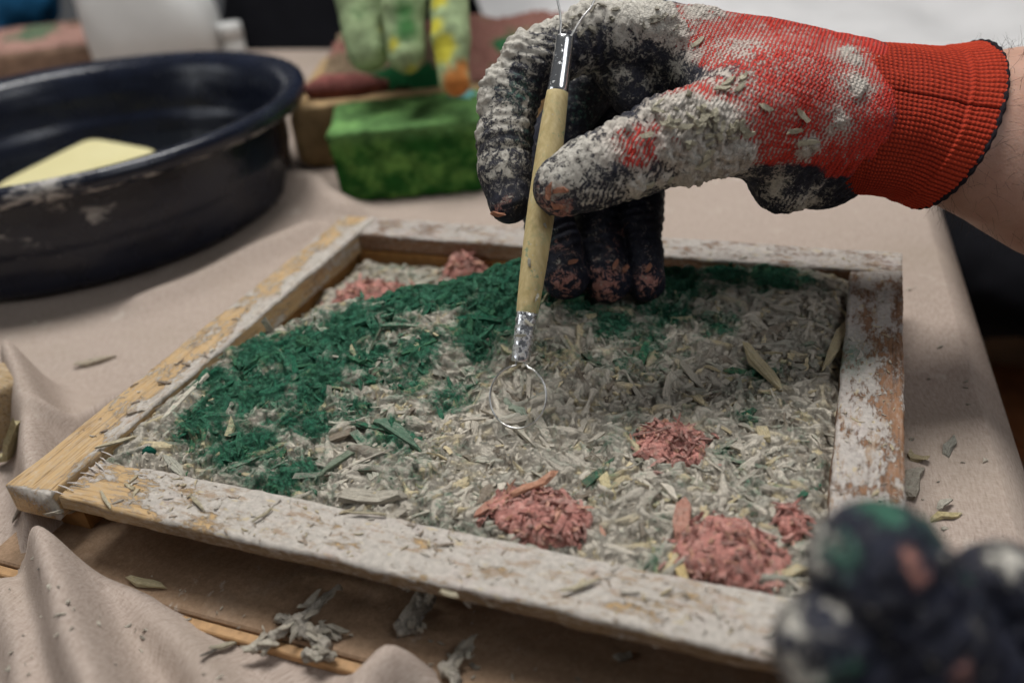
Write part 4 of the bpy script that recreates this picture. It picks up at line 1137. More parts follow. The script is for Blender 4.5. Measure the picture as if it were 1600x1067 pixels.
# chips stuck to the glove
gs = np.random.default_rng(77)
def stuck(px, py, ln, wd_, color, ang=None, name='stuck_chip', out=0.0004):
    c = (v[:, 0] / -v[:, 2] * FPX + 800 - px) ** 2 + (533.5 - v[:, 1] / -v[:, 2] * FPX - py) ** 2
    near = np.where(c < 60)[0]
    if len(near) == 0: return
    i = near[np.argmax(v[near, 2])]
    n_ = NH[i]; t_ = M3[:, 0] * math.cos(ang if ang is not None else gs.uniform(0, 3.1)) + M3[:, 1] * math.sin(ang if ang is not None else gs.uniform(0, 3.1))
    t_ = t_ - n_ * (t_ @ n_); t_ /= np.linalg.norm(t_)
    single_chip(VH[i] + n_ * out, t_, np.cross(n_, t_), n_, (ln, wd_, wd_ * 0.5), color, glove, name)
PALE = (0.62, 0.57, 0.43)
for k_ in range(46):
    stuck(gs.normal(1105, 42), gs.normal(200, 36), gs.uniform(.002, .0062), gs.uniform(.0009, .0022), np.array(PALE) * gs.uniform(.7, 1.1))
for k_ in range(20):
    stuck(gs.uniform(860, 1060), gs.uniform(4, 60), gs.uniform(.0018, .0045), gs.uniform(.0008, .0018), np.array((0.5, 0.46, 0.38)) * gs.uniform(.7, 1.15))
for px, py, l_, a_ in ((1085, 65, .0052, .6), (1262, 228, .0085, -.1), (1240, 212, .006, .2), (1195, 175, .006, -.4), (1020, 294, .005, .2), (1170, 215, .007, .3), (1130, 135, .006, .1), (1100, 265, .006, .4)):
    stuck(px, py, l_, .0019, PALE, a_)
for px, py, l_, a_ in ((772, 340, .0075, .35), (870, 300, .006, .1), (850, 300, .006, 1.2), (965, 410, .006, 1.1), (978, 415, .004, .6), (900, 405, .005, .3), (1018, 412, .005, 1.2), (868, 330, .005, -.2)):
    stuck(px, py, l_, .0020, (0.56, 0.26, 0.17), a_)

# knitted cuff: real loops in relief
def ring_pts(T, Bq, bulge, dz, rd, th_):
    c = (np.array(T) + np.array(Bq)) / 2; hv = (np.array(T) - np.array(Bq)) / 2
    nv_ = np.array([-hv[1], hv[0]]); nv_ = nv_ / np.linalg.norm(nv_)
    if nv_[0] < 0: nv_ = -nv_
    px = c[0] + np.cos(th_) * hv[0] + np.sin(th_) * nv_[0] * bulge
    py = c[1] + np.cos(th_) * hv[1] + np.sin(th_) * nv_[1] * bulge
    dp = dz - np.sin(th_) * rd
    return np.stack([(px - 800) / FPX * dp, (533.5 - py) / FPX * dp, -dp], -1)
CR = [(0.00, (1285, 58), (1290, 288), 8, .362, .0300), (0.12, (1316, 62), (1320, 297), 12, .362, .0310), (0.35, (1375, 66), (1345, 303), 24, .363, .0300), (0.62, (1440, 72), (1380, 306), 42, .364, .0290),
      (0.80, (1497, 75), (1392, 307), 56, .365, .0290), (1.0, (1550, 71), (1420, 318), 66, .367, .0305)]
def interp_ring(s):
    k = [c[0] for c in CR]
    f = lambda g: np.interp(s, k, [g(c) for c in CR])
    return (f(lambda c: c[1][0]), f(lambda c: c[1][1])), (f(lambda c: c[2][0]), f(lambda c: c[2][1])), f(lambda c: c[3]), f(lambda c: c[4]), f(lambda c: c[5])
NT_, NS_, WALES, ROWS = 700, 220, 98, 35
th_ = np.linspace(0, 2 * np.pi, NT_, endpoint=False); ss = np.linspace(0, 1, NS_)
P = np.array([ring_pts(*interp_ring(s), th_) for s in ss]).reshape(-1, 3)
S_, T_ = np.repeat(ss, NT_), np.tile(th_, NS_)
f_ = grid_faces(NT_, NS_, True)
cn = vert_normals(P, f_); ctr = P.reshape(NS_, NT_, 3).mean(1).repeat(NT_, 0)
if ((P - ctr) * cn).sum() < 0: f_ = f_[:, ::-1]; cn = -cn
jit = (fbm(np.c_[T_ * 6, S_ * 14, S_ * 0], 1.0, 3, 401) - 0.5)
wale = np.abs(np.sin(T_ * WALES / 2 + jit * 0.9)); rowp = S_ * ROWS * 2 * math.pi
loop = 0.5 + 0.5 * np.sin(rowp + 1.9 * np.abs(np.cos(T_ * WALES / 2 + jit * 0.9)) + jit * 2.5)
dense = sstep(0.35, 0.85, S_)
knit = wale ** 0.8 * ((1 - dense) * (0.25 + 0.75 * loop) + dense * (0.60 + 0.40 * loop))
hem = np.exp(-((S_ - 0.81) / 0.012) ** 2) + 0.7 * (S_ > 0.815)
seam = np.exp(-(((T_ - 1.15) / 0.02) ** 2))
P = P + cn * (knit * 0.00065 + hem * 0.0008 - seam * 0.0006 + (fbm(P, 70, 3, 409) - 0.5) * 0.0022)[:, None]
clime = hand_paint(P, [((1318, 130, .335), .007, 1.0), ((1325, 95, .338), .006, .9), ((1312, 180, .332), .007, .95), ((1350, 70, .345), .005, .6), ((1365, 88, .338), .004, .55)]) + 0.10
cuff = mk('cuff', to_world(P), f_, CUFF, glove, attrs=dict(knit=np.clip(knit * 1.25 + hem * 0.12 - seam * 0.5, 0, 1), lime=clime), label='ribbed red knit cuff')
trim_path = ring_pts(*interp_ring(1.0), np.linspace(0, 2 * np.pi, 240))
cw = trim_path.mean(0); trim_path = cw + (trim_path - cw) * 1.012
tp = to_world(trim_path)
V, F = tube(tp, 0.0011 + 0.00025 * np.sin(np.arange(240) * 1.05), 8, False)
mk('cuff_trim', V, F, mat_plain('dark_thread', (0.010, 0.006, 0.010), 0.9, scale=900, bump=0.5), glove)

# forearm and arm
AR = [((1430, 84), (1392, 290), 40, .366, .024), ((1500, 88), (1425, 302), 50, .368, .027), ((1560, 82), (1462, 322), 50, .369, .0290), ((1625, 72), (1565, 380), 46, .372, .0330), ((1740, 62), (1740, 462), 40, .385, .040),
      ((1900, 70), (1905, 520), 20, .41, .044), ((2080, 90), (2090, 540), 0, .45, .046), ((2230, 100), (2260, 520), 0, .50, .046), ((2330, 60), (2380, 480), 0, .56, .05)]
t_ = np.linspace(0, len(AR) - 1, 70); k_ = np.arange(len(AR)); na = 96; ath = np.linspace(0, 2 * np.pi, na, endpoint=False)
g_ = lambda f: np.interp(t_, k_, [f(a) for a in AR])
cols_ = [g_(f) for f in (lambda a: a[0][0], lambda a: a[0][1], lambda a: a[1][0], lambda a: a[1][1], lambda a: a[2], lambda a: a[3], lambda a: a[4])]
ker = np.ones(7) / 7
cols_ = [np.convolve(np.pad(c, 3, 'edge'), ker, 'valid') for c in cols_]
AP = np.array([ring_pts((c[0], c[1]), (c[2], c[3]), c[4], c[5], c[6], ath) for c in zip(*cols_)]).reshape(-1, 3)
af = grid_faces(na, len(t_), True)
an_ = vert_normals(AP, af); ac = AP.reshape(len(t_), na, 3).mean(1).repeat(na, 0)
if ((AP - ac) * an_).sum() < 0: af = af[:, ::-1]; an_ = -an_
AP = AP + an_ * ((fbm(AP, 40, 3, 501) - 0.5) * 0.0025)[:, None]
arm = mk('forearm', to_world(AP), af, SKIN, person)
# fine arm hair
hv_, hf_ = [], []
wv, wn = to_world(AP), an_ @ M3.T
gh = np.random.default_rng(8)
cand = np.where((t_.repeat(na) > 1.6) & (t_.repeat(na) < 4.2))[0]
for i in gh.choice(cand, 620):
    d = wn[i] * 0.55 + M3[:, 0] * gh.normal(0.25, 0.5) + M3[:, 1] * gh.normal(-0.1, 0.5); d /= np.linalg.norm(d)
    L_ = gh.uniform(0.004, 0.011); c2 = d + M3[:, 0] * gh.normal(0, .4) - np.array([0, 0, .3])
    pts = [wv[i], wv[i] + d * L_ * 0.5, wv[i] + d * L_ * 0.6 + c2 / np.linalg.norm(c2) * L_ * 0.4]
    V, F = tube(pts, [0.00006, 0.00005, 0.00002], 3, False)
    hf_ += [tuple(k + len(hv_) for k in f) for f in F]; hv_ += V.tolist()
mk('arm_hair', np.array(hv_), hf_, mat_plain('hair', (0.03, 0.02, 0.012), 0.6), arm, kind='stuff')
# dark clothing of the same person, seated beyond the table edge
v, q = sdf_mesh([[(cs(1480, 425, .83), cs(2250, 380, 1.1), .060, .10)], [(cs(1600, 450, .78), cs(2300, 420, 1.0), .045, .09)], [(cs(2280, 360, 1.1), cs(2560, -350, 1.15), .14, .16)], [(cs(2260, 300, .50), cs(2560, -40, .86), .064, .085), (cs(2560, -40, .86), cs(2560, -330, 1.10), .085, .11)],
                 [(cs(2350, 430, 1.05), cs(2300, 1150, 1.3), .07, .05)]], 0.006, 0.03, 0.03, 0.02)
wv = to_world(v); wv = wv + (vert_normals(v, q) @ M3.T) * ((fbm(wv, 14, 4, 601) - 0.5) * 0.02)[:, None]
wv[:, 2] = np.maximum(wv[:, 2], FLOOR + 0.009)
mk('clothing', wv, q, BLACKCLOTH, person, label='dark clothing beyond the table edge')

# ------------------------------------------------------------------ dark gloved fingertips close to the camera
p2 = empty('person', at(1600, 1300, 0.19), label="person's blurred dark gloved fingertips at the front corner, daubed green and orange", cat='person')
fm = chain([(cs(1372, 890, .166), .0130), (cs(1425, 985, .168), .0138), (cs(1520, 1120, .174), .0138), (cs(1640, 1320, .185), .0140)])
fl_ = chain([(cs(1288, 1012, .164), .0100), (cs(1370, 1085, .168), .0112), (cs(1450, 1260, .176), .0115), (cs(1620, 1430, .188), .0130)])
fr_ = chain([(cs(1562, 915, .176), .0094), (cs(1590, 1030, .178), .0108), (cs(1700, 1180, .188), .0112), (cs(1790, 1350, .195), .0125)])
pm = [(cs(1640, 1330, .19), cs(2000, 1700, .22), .019, .026), (cs(1620, 1430, .19), cs(2000, 1750, .22), .016, .024), (cs(1790, 1350, .195), cs(2050, 1650, .23), .016, .024), (cs(2000, 1700, .22), cs(2600, 2000, .26), .028, .034)]
v, q = glove_mesh([(pm, .012), (fm, .003), (fl_, .003), (fr_, .003)], 0.0012)
nrm = vert_normals(v, q); n_big = fbm(v, 130, 4, 701, .6); n_fin = fbm(v, 420, 3, 705, .6)
grn = hand_paint(v, [((1312, 858, .158), .0060, .75), ((1385, 788, .160), .006, .7), ((1450, 830, .162), .006, .55), ((1310, 900, .16), .004, .5), ((1270, 1060, .158), .006, .6), ((1310, 1040, .155), .005, .5), ((1490, 900, .164), .006, .5)])
pink = hand_paint(v, [((1432, 872, .153), .0036, .95), ((1442, 900, .153), .0036, .95), ((1482, 1040, .158), .0042, 1.0), ((1490, 1075, .158), .0036, .9), ((1500, 920, .16), .004, .5)])
lime = hand_paint(v, [((1232, 970, .160), .0055, .62), ((1238, 1040, .160), .006, .55), ((1330, 965, .156), .004, .55), ((1265, 850, .164), .006, .5), ((1570, 870, .172), .006, .62), ((1590, 950, .173), .005, .4), ((1500, 980, .165), .004, .42)])
lime = lime * (0.6 + 0.8 * n_big) + 0.09 + 0.14 * sstep(0.45, 0.70, fbm(v, 85, 4, 713, .6))
grn = grn + 0.22 * sstep(0.45, 0.70, fbm(v, 75, 3, 709))
crs = np.zeros(len(v))
for (jx, jy, jd), (kx, ky, kd) in (((1410, 960, .168), (1500, 1100, .173)), ((1330, 1080, .165), (1400, 1180, .17)), ((1600, 1000, .183), (1680, 1140, .187))):
    j_, k2 = cs(jx, jy, jd), cs(kx, ky, kd); dv = (k2 - j_) / np.linalg.norm(k2 - j_); rel_ = v - j_
    crs = crs + np.exp(-(rel_ ** 2).sum(1) / .016 ** 2) * np.sin((rel_ @ dv) * 2 * math.pi / 0.006 + 4 * n_big)
v = v + nrm * ((n_big - 0.5) * 0.0030 + (n_fin - .5) * .0012 + crs * .0009)[:, None]
mk('glove', to_world(v), q, GLOVE, p2, attrs=dict(red=np.zeros(len(v)), lime=lime, pink=pink, green=grn, kuv=np.zeros((len(v), 2))), label='dark coated glove daubed with green, orange and lime')
c0, c1 = to_world(cs(2480, 1930, .255)), to_world(cs(3400, 2400, .42))
mk('forearm', *tube([c0 + (c1 - c0) * s for s in np.linspace(0, 1, 8)], np.linspace(.030, .040, 8), 24), SKIN, p2)
# orange chips on those fingertips

# ------------------------------------------------------------------ basin with sponge
bc = (-0.268, 0.318); zr = 0.050
bas = empty('basin', (bc[0], bc[1], TZ), label='black plastic basin with a rolled rim, streaked with dried lime', cat='basin')
prof = [(0.001, TZ + 0.0020), (0.146, TZ + 0.0020), (0.156, TZ + 0.004), (0.159, TZ + 0.010), (0.1612, TZ + 0.034), (0.1620, TZ + 0.036), (0.1638, TZ + 0.060), (0.1645, zr - 0.014), (0.167, zr - 0.009),
        (0.178, zr - 0.0095), (0.180, zr - 0.0125), (0.1830, zr - 0.0125), (0.1850, zr - 0.007), (0.1840, zr - 0.002), (0.180, zr), (0.172, zr - 0.002), (0.166, zr - 0.006), (0.1625, zr - 0.014),
        (0.160, TZ + 0.060), (0.1570, TZ + 0.038), (0.1545, TZ + 0.035), (0.151, TZ + 0.013), (0.146, TZ + 0.007), (0.001, TZ + 0.0055)]
pr = []
for a, b in zip(prof[:-1], prof[1:]):
    m = max(1, int(math.hypot(b[0] - a[0], b[1] - a[1]) / 0.003))
    for i in range(m): pr.append((a[0] + (b[0] - a[0]) * i / m, a[1] + (b[1] - a[1]) * i / m))
pr.append(prof[-1])
V, F = lathe(pr, bc, 240)
zfr = (V[:, 2] - TZ) / (zr - TZ); rad = np.hypot(V[:, 0] - bc[0], V[:, 1] - bc[1])
ang = np.arctan2(V[:, 1] - bc[1], V[:, 0] - bc[0])
rimm = sstep(0.80, 0.9, zfr)
def near_px(px, py, z): return on(px, py, z)
st = 0.16 + 0.0 * rad
for (px, py, z_, r_, s_) in ((30, 300, .055, .022, .9), (90, 345, .035, .030, .62), (160, 360, .02, .022, .66), (165, 320, .03, .018, .6), (60, 320, .04, .020, .66), (40, 370, .01, .03, .5), (240, 340, 0.02, .02, .45)):
    c = on(px, py, z_); c2 = np.array([bc[0], bc[1]]); dr = c[:2] - c2; dr = dr / np.linalg.norm(dr) * np.interp(z_, [TZ, zr], [0.156, 0.182])
    c = np.array([*(c2 + dr), z_])
    st = np.maximum(st, s_ * np.exp(-((V - c) ** 2).sum(1) / r_ ** 2))
lip = np.exp(-((V[:, 2] - (zr - 0.0125)) / 0.0022) ** 2) * (rad > 0.172)
st = np.maximum(st, lip * 0.60) + rimm * 0.05
V = V + np.c_[np.cos(ang), np.sin(ang), np.zeros(len(V))] * ((fbm(np.c_[np.cos(ang), np.sin(ang), zfr * 2], 2.0, 3, 805) - 0.5) * 0.003)[:, None]
mk('tub', V, F, BASIN, bas, attrs=dict(stain=st))
t = NT('dark_water', 0.08, 0.5); o_ = t.obj()
WATER = t.out((0.012, 0.014, 0.018), t.bump(t.noise(o_, 40, 3), 0.05, 0.002), 0.08)
V, F = lathe([(0.0005, TZ + 0.0200), (0.06, TZ + 0.0200), (0.1515, TZ + 0.0200), (0.1516, TZ + 0.017)], bc, 96)
mk('water', V, F, WATER, kind='structure')
V, F = bevel_box(0.088, 0.060, 0.026, 0.004)
n = 26
sg = np.linspace(-1, 1, n); V = []; fs = []
def sub_box(lx, ly, lz, m, seed, amp, rnd=8.0):
    """box meshed finely on all six faces, rounded and roughened"""
    Vs, Fs = [], []
    a = np.linspace(-1, 1, m); A1, A2 = np.meshgrid(a, a)
    for k in range(3):
        for s in (-1, 1):
            p = np.zeros((m * m, 3)); o2 = [d for d in range(3) if d != k]
            p[:, k] = s; p[:, o2[0]] = A1.ravel(); p[:, o2[1]] = A2.ravel()
            f = grid_faces(m, m)
            up = np.zeros(3); up[k] = s
            e_a = np.zeros(3); e_a[o2[0]] = 1; e_b = np.zeros(3); e_b[o2[1]] = 1
            if np.cross(e_a, e_b) @ up < 0: f = f[:, ::-1]
            Fs.append(f + len(Vs) * m * m); Vs.append(p)
    p = np.concatenate(Vs)
    p = p / ((np.abs(p) ** rnd).sum(1) ** (1 / rnd))[:, None]
    q_ = p * np.array([lx, ly, lz]) / 2
    q_ = q_ * (1 + ((fbm(q_, 60, 4, seed) - 0.5) * amp)[:, None])
    q_[:, 2] += lz / 2
    return q_, np.concatenate(Fs)
qa, qb, qc = on(140, 212, -0.004), on(252, 232, -0.004), on(-20, 292, -0.008)
V, F = sub_box(1, 1, 1, n, 811, 0.02)
V = qa + (V[:, 0:1] + 0.5) * (qb - qa) + (V[:, 1:2] + 0.5) * (qc - qa) + (V[:, 2:3] - 1.0) * np.array([0, 0, 0.016])
t = NT('sponge_foam', 0.95, 0.1); o_ = t.obj(); vo = t.voro(o_, 420)
SPONGE = t.out(t.mix(t.noise(o_, 30, 4), (0.66, 0.59, 0.30), (0.76, 0.70, 0.42)), t.bump(t.math('ADD', vo, t.noise(o_, 90, 5)), 0.8, 0.002))
mk('sponge', V, F, SPONGE, label='pale yellow sponge lying in the black basin', cat='sponge')

# ------------------------------------------------------------------ second mould being coloured green
ang2 = math.radians(22.0)
o2 = on(531, 330, TZ)
def loc2(x_, y_, z_): return np.array([o2[0], o2[1], TZ]) + np.array([x_ * math.cos(ang2) - y_ * math.sin(ang2), x_ * math.sin(ang2) + y_ * math.cos(ang2), z_])
mf = empty('mould_frame', loc2(0.05, 0.16, 0), label='blurred wooden mould frame behind the green block', cat='frame')
PINE = mat_plain('dusty_pine', (0.36, 0.24, 0.12), 0.75, scale=90, var=0.35, bump=0.4)
PINE2 = mat_plain('dusty_brown_pine', (0.20, 0.125, 0.085), 0.8, scale=90, var=0.35, bump=0.4)
def board2(name, x0, x1, y0, y1, z0, z1, mat=PINE):
    V, F = sub_box(x1 - x0, y1 - y0, z1 - z0, 12, 7, 0.01)
    V = rotz(V, ang2) + loc2((x0 + x1) / 2, (y0 + y1) / 2, z0)
    mk(name, V, F, mat, mf)
board2('front_board', -0.050, 0.22, 0.100, 0.122, 0.001, 0.056)
board2('back_board', -0.050, 0.22, 0.300, 0.322, 0.001, 0.058, PINE2)
board2('left_board', -0.050, -0.0285, 0.1225, 0.2995, 0.001, 0.055)
board2('right_board', 0.2205, 0.242, 0.100, 0.322, 0.001, 0.056, PINE2)
def lumpy(nx_, ny_, x0, x1, y0, y1, zfun, colfun):
    X, Y = np.meshgrid(np.linspace(x0, x1, nx_), np.linspace(y0, y1, ny_)); x, y = X.ravel(), Y.ravel()
    P_ = np.c_[x, y, np.zeros(len(x))]
    z = zfun(x, y, P_)
    w = np.array([o2[0], o2[1], TZ]) + rotz(np.c_[x, y, z], ang2)
    return w, grid_faces(nx_, ny_), colfun(x, y, P_)
def hz2(x, y, P_): return 0.056 + 0.13 * np.clip(y - 0.125, 0, 0.12) + (fbm(P_, 28, 3, 821) - 0.5) * 0.018 + (fbm(P_, 160, 4, 823, .6) - 0.5) * 0.010 + 0.016 * np.exp(-((x - 0.06) ** 2 + (y - 0.22) ** 2) / 0.05 ** 2)
def hc2(x, y, P_):
    n1 = fbm(P_, 26, 3, 825); n2 = fbm(P_, 120, 4, 827, .6)
    base = np.array([0.20, 0.145, 0.095]) * (0.5 + 1.0 * n2)[:, None]
    c = base + (np.array([0.22, 0.105, 0.085]) - base) * sstep(0.46, 0.56, n1 + (n2 - .5) * .3 + 0.12 * (x > 0.10))[:, None]
    gd = np.exp(-((x - 0.045) / 0.06) ** 2 - ((y - 0.140) / 0.032) ** 2)
    c = c + (np.array([0.010, 0.085, 0.028]) - c) * sstep(0.45, 0.62, gd + (n2 - .5) * .6)[:, None]
    gd2 = np.exp(-((x - 0.15) / 0.03) ** 2 - ((y - 0.20) / 0.03) ** 2)
    return c + (np.array([0.03, 0.12, 0.05]) - c) * sstep(0.4, 0.6, gd2 + (n2 - .5) * .6)[:, None]
w_, f_, c_ = lumpy(150, 120, -0.0280, 0.2195, 0.1225, 0.2995, hz2, hc2)
mix2 = mk('hemp_mix', w_, f_, VFINE, attrs=dict(Col=c_), label='blurred hemp mix with green and pink patches in the second mould', cat='hemp mix')
pk = loc2(-0.028, 0.088, 0.058)
mk('pink_strip', *tube([loc2(-0.035, 0.130, 0.060), loc2(-0.02, 0.126, 0.063), loc2(0.01, 0.122, 0.062), loc2(0.035, 0.128, 0.060)], [0.006, 0.011, 0.011, 0.004], 14),
   mat_plain('pink_mix', (0.36, 0.125, 0.11), 0.9, scale=160, var=0.35, bump=0.9, bd=0.004), mix2)
# green block in front of the second mould
V, F = sub_box(0.118, 0.066, 0.056, 60, 831, 0.02, 22.0)
V[:, 2] += 0.005 * sstep(-0.026, 0.03, V[:, 1]) * (V[:, 2] > 0.03)
V[:, 0] *= 1 - 0.06 * (1 - V[:, 2] / 0.05)
V = V + (vert_normals(V, F)) * ((fbm(V, 150, 4, 833, .6) - 0.5) * 0.004)[:, None]
n1 = fbm(V, 70, 4, 835); n2 = fbm(V, 260, 3, 837)
col = np.array([0.016, 0.095, 0.014]) + (np.array([0.13, 0.28, 0.06]) - np.array([0.016, 0.095, 0.014])) * sstep(0.42, 0.72, n1 * 0.7 + n2 * 0.3)[:, None]
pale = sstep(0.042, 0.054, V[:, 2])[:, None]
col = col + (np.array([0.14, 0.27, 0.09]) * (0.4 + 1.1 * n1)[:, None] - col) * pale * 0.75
w_ = rotz(V, ang2) + loc2(0.0575, 0.042, 0.0012)
mk('green_block', w_, F, VSOFT, attrs=dict(Col=col), label='grass-green dyed block standing behind the mould frame', cat='block')
V, F = sub_box(0.034, 0.016, 0.010, 12, 841, 0.05)
tp_ = at(731, 156, 0.68)
Rm = np.array(Matrix.Rotation(-0.1, 3, 'Z') @ Matrix.Rotation(0.35, 3, 'Y'))
mk('turquoise_piece', V @ Rm.T + tp_ - (0, 0, 0.005), F, mat_plain('turquoise_plastic', (0.16, 0.42, 0.40), 0.5, scale=30), label='small turquoise piece on the green block beside the glove', cat='plastic piece')

# ------------------------------------------------------------------ person behind in green gloves
p3 = empty('person', at(600, 300, 1.4), label='person in black clothing and pale green gloves working on the second mould', cat='person')
fa = chain([(cs(574, 78, .655), .0165), (cs(562, 0, .655), .0185), (cs(575, -130, .68), .0180)])
fb = chain([(cs(635, 88, .635), .0135), (cs(630, 10, .635), .0165), (cs(625, -120, .66), .0170)])
fc = chain([(cs(711, 126, .620), .0112), (cs(704, 60, .620), .0135), (cs(700, -20, .625), .0145), (cs(685, -150, .66), .0165)])
pmm = [(cs(575, -130, .68), cs(640, -300, .74), .021, .03), (cs(625, -120, .66), cs(640, -300, .74), .02, .03), (cs(685, -150, .66), cs(650, -300, .74), .019, .03), (cs(640, -300, .74), cs(620, -520, .9), .032, .036)]
v, q = glove_mesh([(pmm, .015), (fa, .003), (fb, .003), (fc, .003)], 0.0018)
nrm = vert_normals(v, q); nb = fbm(v, 60, 4, 851); nf = fbm(v, 220, 3, 853)
col = np.array([0.36, 0.46, 0.25]) * (0.55 + 0.8 * nb)[:, None]
def paint(col, spots, c, sharp=(0.25, 0.8)):
    m = sstep(*sharp, hand_paint(v, spots) + (nf - .5) * .4)[:, None]
    return col + (np.array(c) - col) * m
col = paint(col, [((634, 45, .62), .013, .9), ((632, 15, .62), .012, .8), ((560, 20, .64), .012, .5)], (0.06, 0.20, 0.06), (0.2, 0.9))
col = paint(col, [((680, 40, .61), .010, .9), ((690, 75, .608), .014, 1.0), ((615, 70, .625), .008, .7), ((645, 118, .63), .010, .8), ((684, 0, .61), .010, .85), ((598, 40, .64), .006, .7)], (0.52, 0.47, 0.05))
col = paint(col, [((715, 128, .607), .015, 1.1), ((722, 105, .61), .010, .8), ((668, 100, .63), .008, .6)], (0.50, 0.19, 0.05))
v = v + nrm * ((nb - .5) * .003)[:, None]
mk('glove', to_world(v), q, VSOFT, p3, attrs=dict(Col=col), label='pale green gloved fingers pointing down with yellow and orange stains')
v, q = sdf_mesh([[(cs(520, 420, 1.55), cs(560, -500, 1.55), .20, .22)], [(cs(700, 420, 1.55), cs(700, -500, 1.55), .13, .20)], [(cs(620, -500, .90), cs(600, -900, 1.30), .052, .075), (cs(600, -900, 1.30), cs(620, -650, 1.50), .075, .10)], [(cs(600, 480, 1.55), cs(610, 760, 1.75), .2, .2)]], 0.012, 0.05, 0.05, 0.03)
wv = to_world(v); wv = wv + (vert_normals(v, q) @ M3.T) * ((fbm(wv, 9, 4, 861) - 0.5) * 0.03)[:, None]
wv[:, 1] = np.maximum(wv[:, 1], YF + 0.02 - 2.0 * np.clip(wv[:, 2] - 0.15, 0, 1))
wv[:, 2] = np.maximum(wv[:, 2], FLOOR + 0.009)
mk('clothing', wv, q, BLACKCLOTH, p3, label='black clothing behind the far table edge')

# ------------------------------------------------------------------ things further back on the left
pc = on(70, 105, TZ); an3 = math.radians(24)
hp_ = empty('hemp_tray', (pc[0], pc[1], TZ), label='blurred pinkish hemp panel in a wooden tray behind the basin', cat='panel')
m1, m2 = 120, 60
X, Y = np.meshgrid(np.linspace(-0.19, 0.135, m1), np.linspace(-0.09, 0.10, m2)); P_ = np.c_[X.ravel(), Y.ravel(), np.zeros(m1 * m2)]
n1 = fbm(P_, 30, 4, 871); n2 = fbm(P_, 150, 4, 873, .6)
c_ = np.array([0.40, 0.235, 0.195]) * (0.55 + 0.9 * n2)[:, None]
gq = np.exp(-((X.ravel() + 0.02) / 0.04) ** 2 - ((Y.ravel() - 0.03) / 0.04) ** 2)
c_ = c_ + (np.array([0.14, 0.19, 0.12]) - c_) * sstep(0.35, 0.7, gq + (n1 - .5))[:, None]
P_[:, 2] = 0.038 + (n1 - .5) * .022 + (n2 - .5) * .012
mk('hemp_fill', rotz(P_, an3) + (pc[0], pc[1], TZ), grid_faces(m1, m2), VFINE, hp_, attrs=dict(Col=c_))
for (x0, x1, y0, y1) in ((-0.212, 0.157, -0.112, -0.0905), (-0.212, 0.157, 0.1005, 0.122), (0.1355, 0.157, -0.09, 0.10), (-0.212, -0.1905, -0.09, 0.10)):
    V, F = sub_box(x1 - x0, y1 - y0, 0.040, 10, 9, .01)
    V = rotz(V + ((x0 + x1) / 2, (y0 + y1) / 2, 0.001), an3) + (pc[0], pc[1], TZ)
    mk('side_board', V, F, PINE2, hp_)
# white canister and a small screw-top jar
cb_ = on(262, 112, TZ)
can = empty('canister', (cb_[0], cb_[1], TZ), label='white plastic canister standing behind the basin', cat='canister')
def stack(prof, c, a, nn=72, sq=4.0):
    """rounded-square loft: (height, half width, half depth, shift)"""
    th = np.linspace(0, 2 * np.pi, nn, endpoint=False); cu, su_ = np.cos(th), np.sin(th); k = (np.abs(cu) ** sq + np.abs(su_) ** sq) ** (-1 / sq)
    V = np.concatenate([rotz(np.c_[cu * k * hw + sh, su_ * k * hd, np.full(nn, h)], a) for h, hw, hd, sh in prof]) + np.array([c[0], c[1], TZ])
    F = [tuple(f) for f in grid_faces(nn, len(prof), True).tolist()]; F.append(tuple(range(nn))[::-1]); m = (len(prof) - 1) * nn; F.append(tuple(range(m, m + nn)))
    return V, F
body = [(0.001, .070, .045, 0), (0.008, .078, .052, 0), (0.06, .080, .054, 0), (0.085, .078, .053, -.002), (0.11, .070, .050, -.010), (0.14, .060, .046, -.020), (0.17, .046, .038, -.032), (0.19, .028, .028, -.040), (0.20, .022, .022, -.042), (0.225, .022, .022, -.042)]
V, F = stack(body, cb_, 0.36)
V = V + (fbm(V, 30, 3, 951)[:, None] - .5) * 0.006
mk('bottle_body', V, F, WHITE_PL, can)
mk('screw_cap', *stack([(0.2255, .024, .024, -.042), (0.227, .0255, .0255, -.042), (0.245, .0255, .0255, -.042), (0.248, .023, .023, -.042)], cb_, 0.36, 48, 2.0), mat_plain('grey_cap', (0.50, 0.51, 0.52), 0.5, scale=40), can)
jc_ = on(372, 100, TZ)
jar = empty('jar', (jc_[0], jc_[1], TZ), label='small white screw-top jar beside the canister', cat='jar')
mk('jar_body', *stack([(0.001, .012, .012, 0), (0.003, .0145, .0145, 0), (0.030, .0150, .0150, 0), (0.033, .0135, .0135, 0)], jc_, 0.3, 48, 2.0), WHITE_PL, jar)
mk('lid', *stack([(0.0335, .0150, .0150, 0), (0.0345, .0160, .0160, 0), (0.050, .0160, .0160, 0), (0.052, .0148, .0148, 0)], jc_, 0.3, 48, 2.0), WHITE_PL, jar)
v, q = sdf_mesh([[(at(-60, 25, 1.42), at(30, 0, 1.42), .05, .055)], [(at(0, -120, 1.42), at(38, -10, 1.42), .09, .052)], [(at(0, -120, 1.42), at(-60, 300, 1.5), .09, .08)]], 0.008, 0.03, 0.03, 0.02)
v = v + vert_normals(v, q) * ((fbm(v, 22, 4, 881) - .5) * .025)[:, None]
mk('blue_cloth', v, q, BLUE, label='blue cloth at the far left behind the hemp panel', cat='cloth')

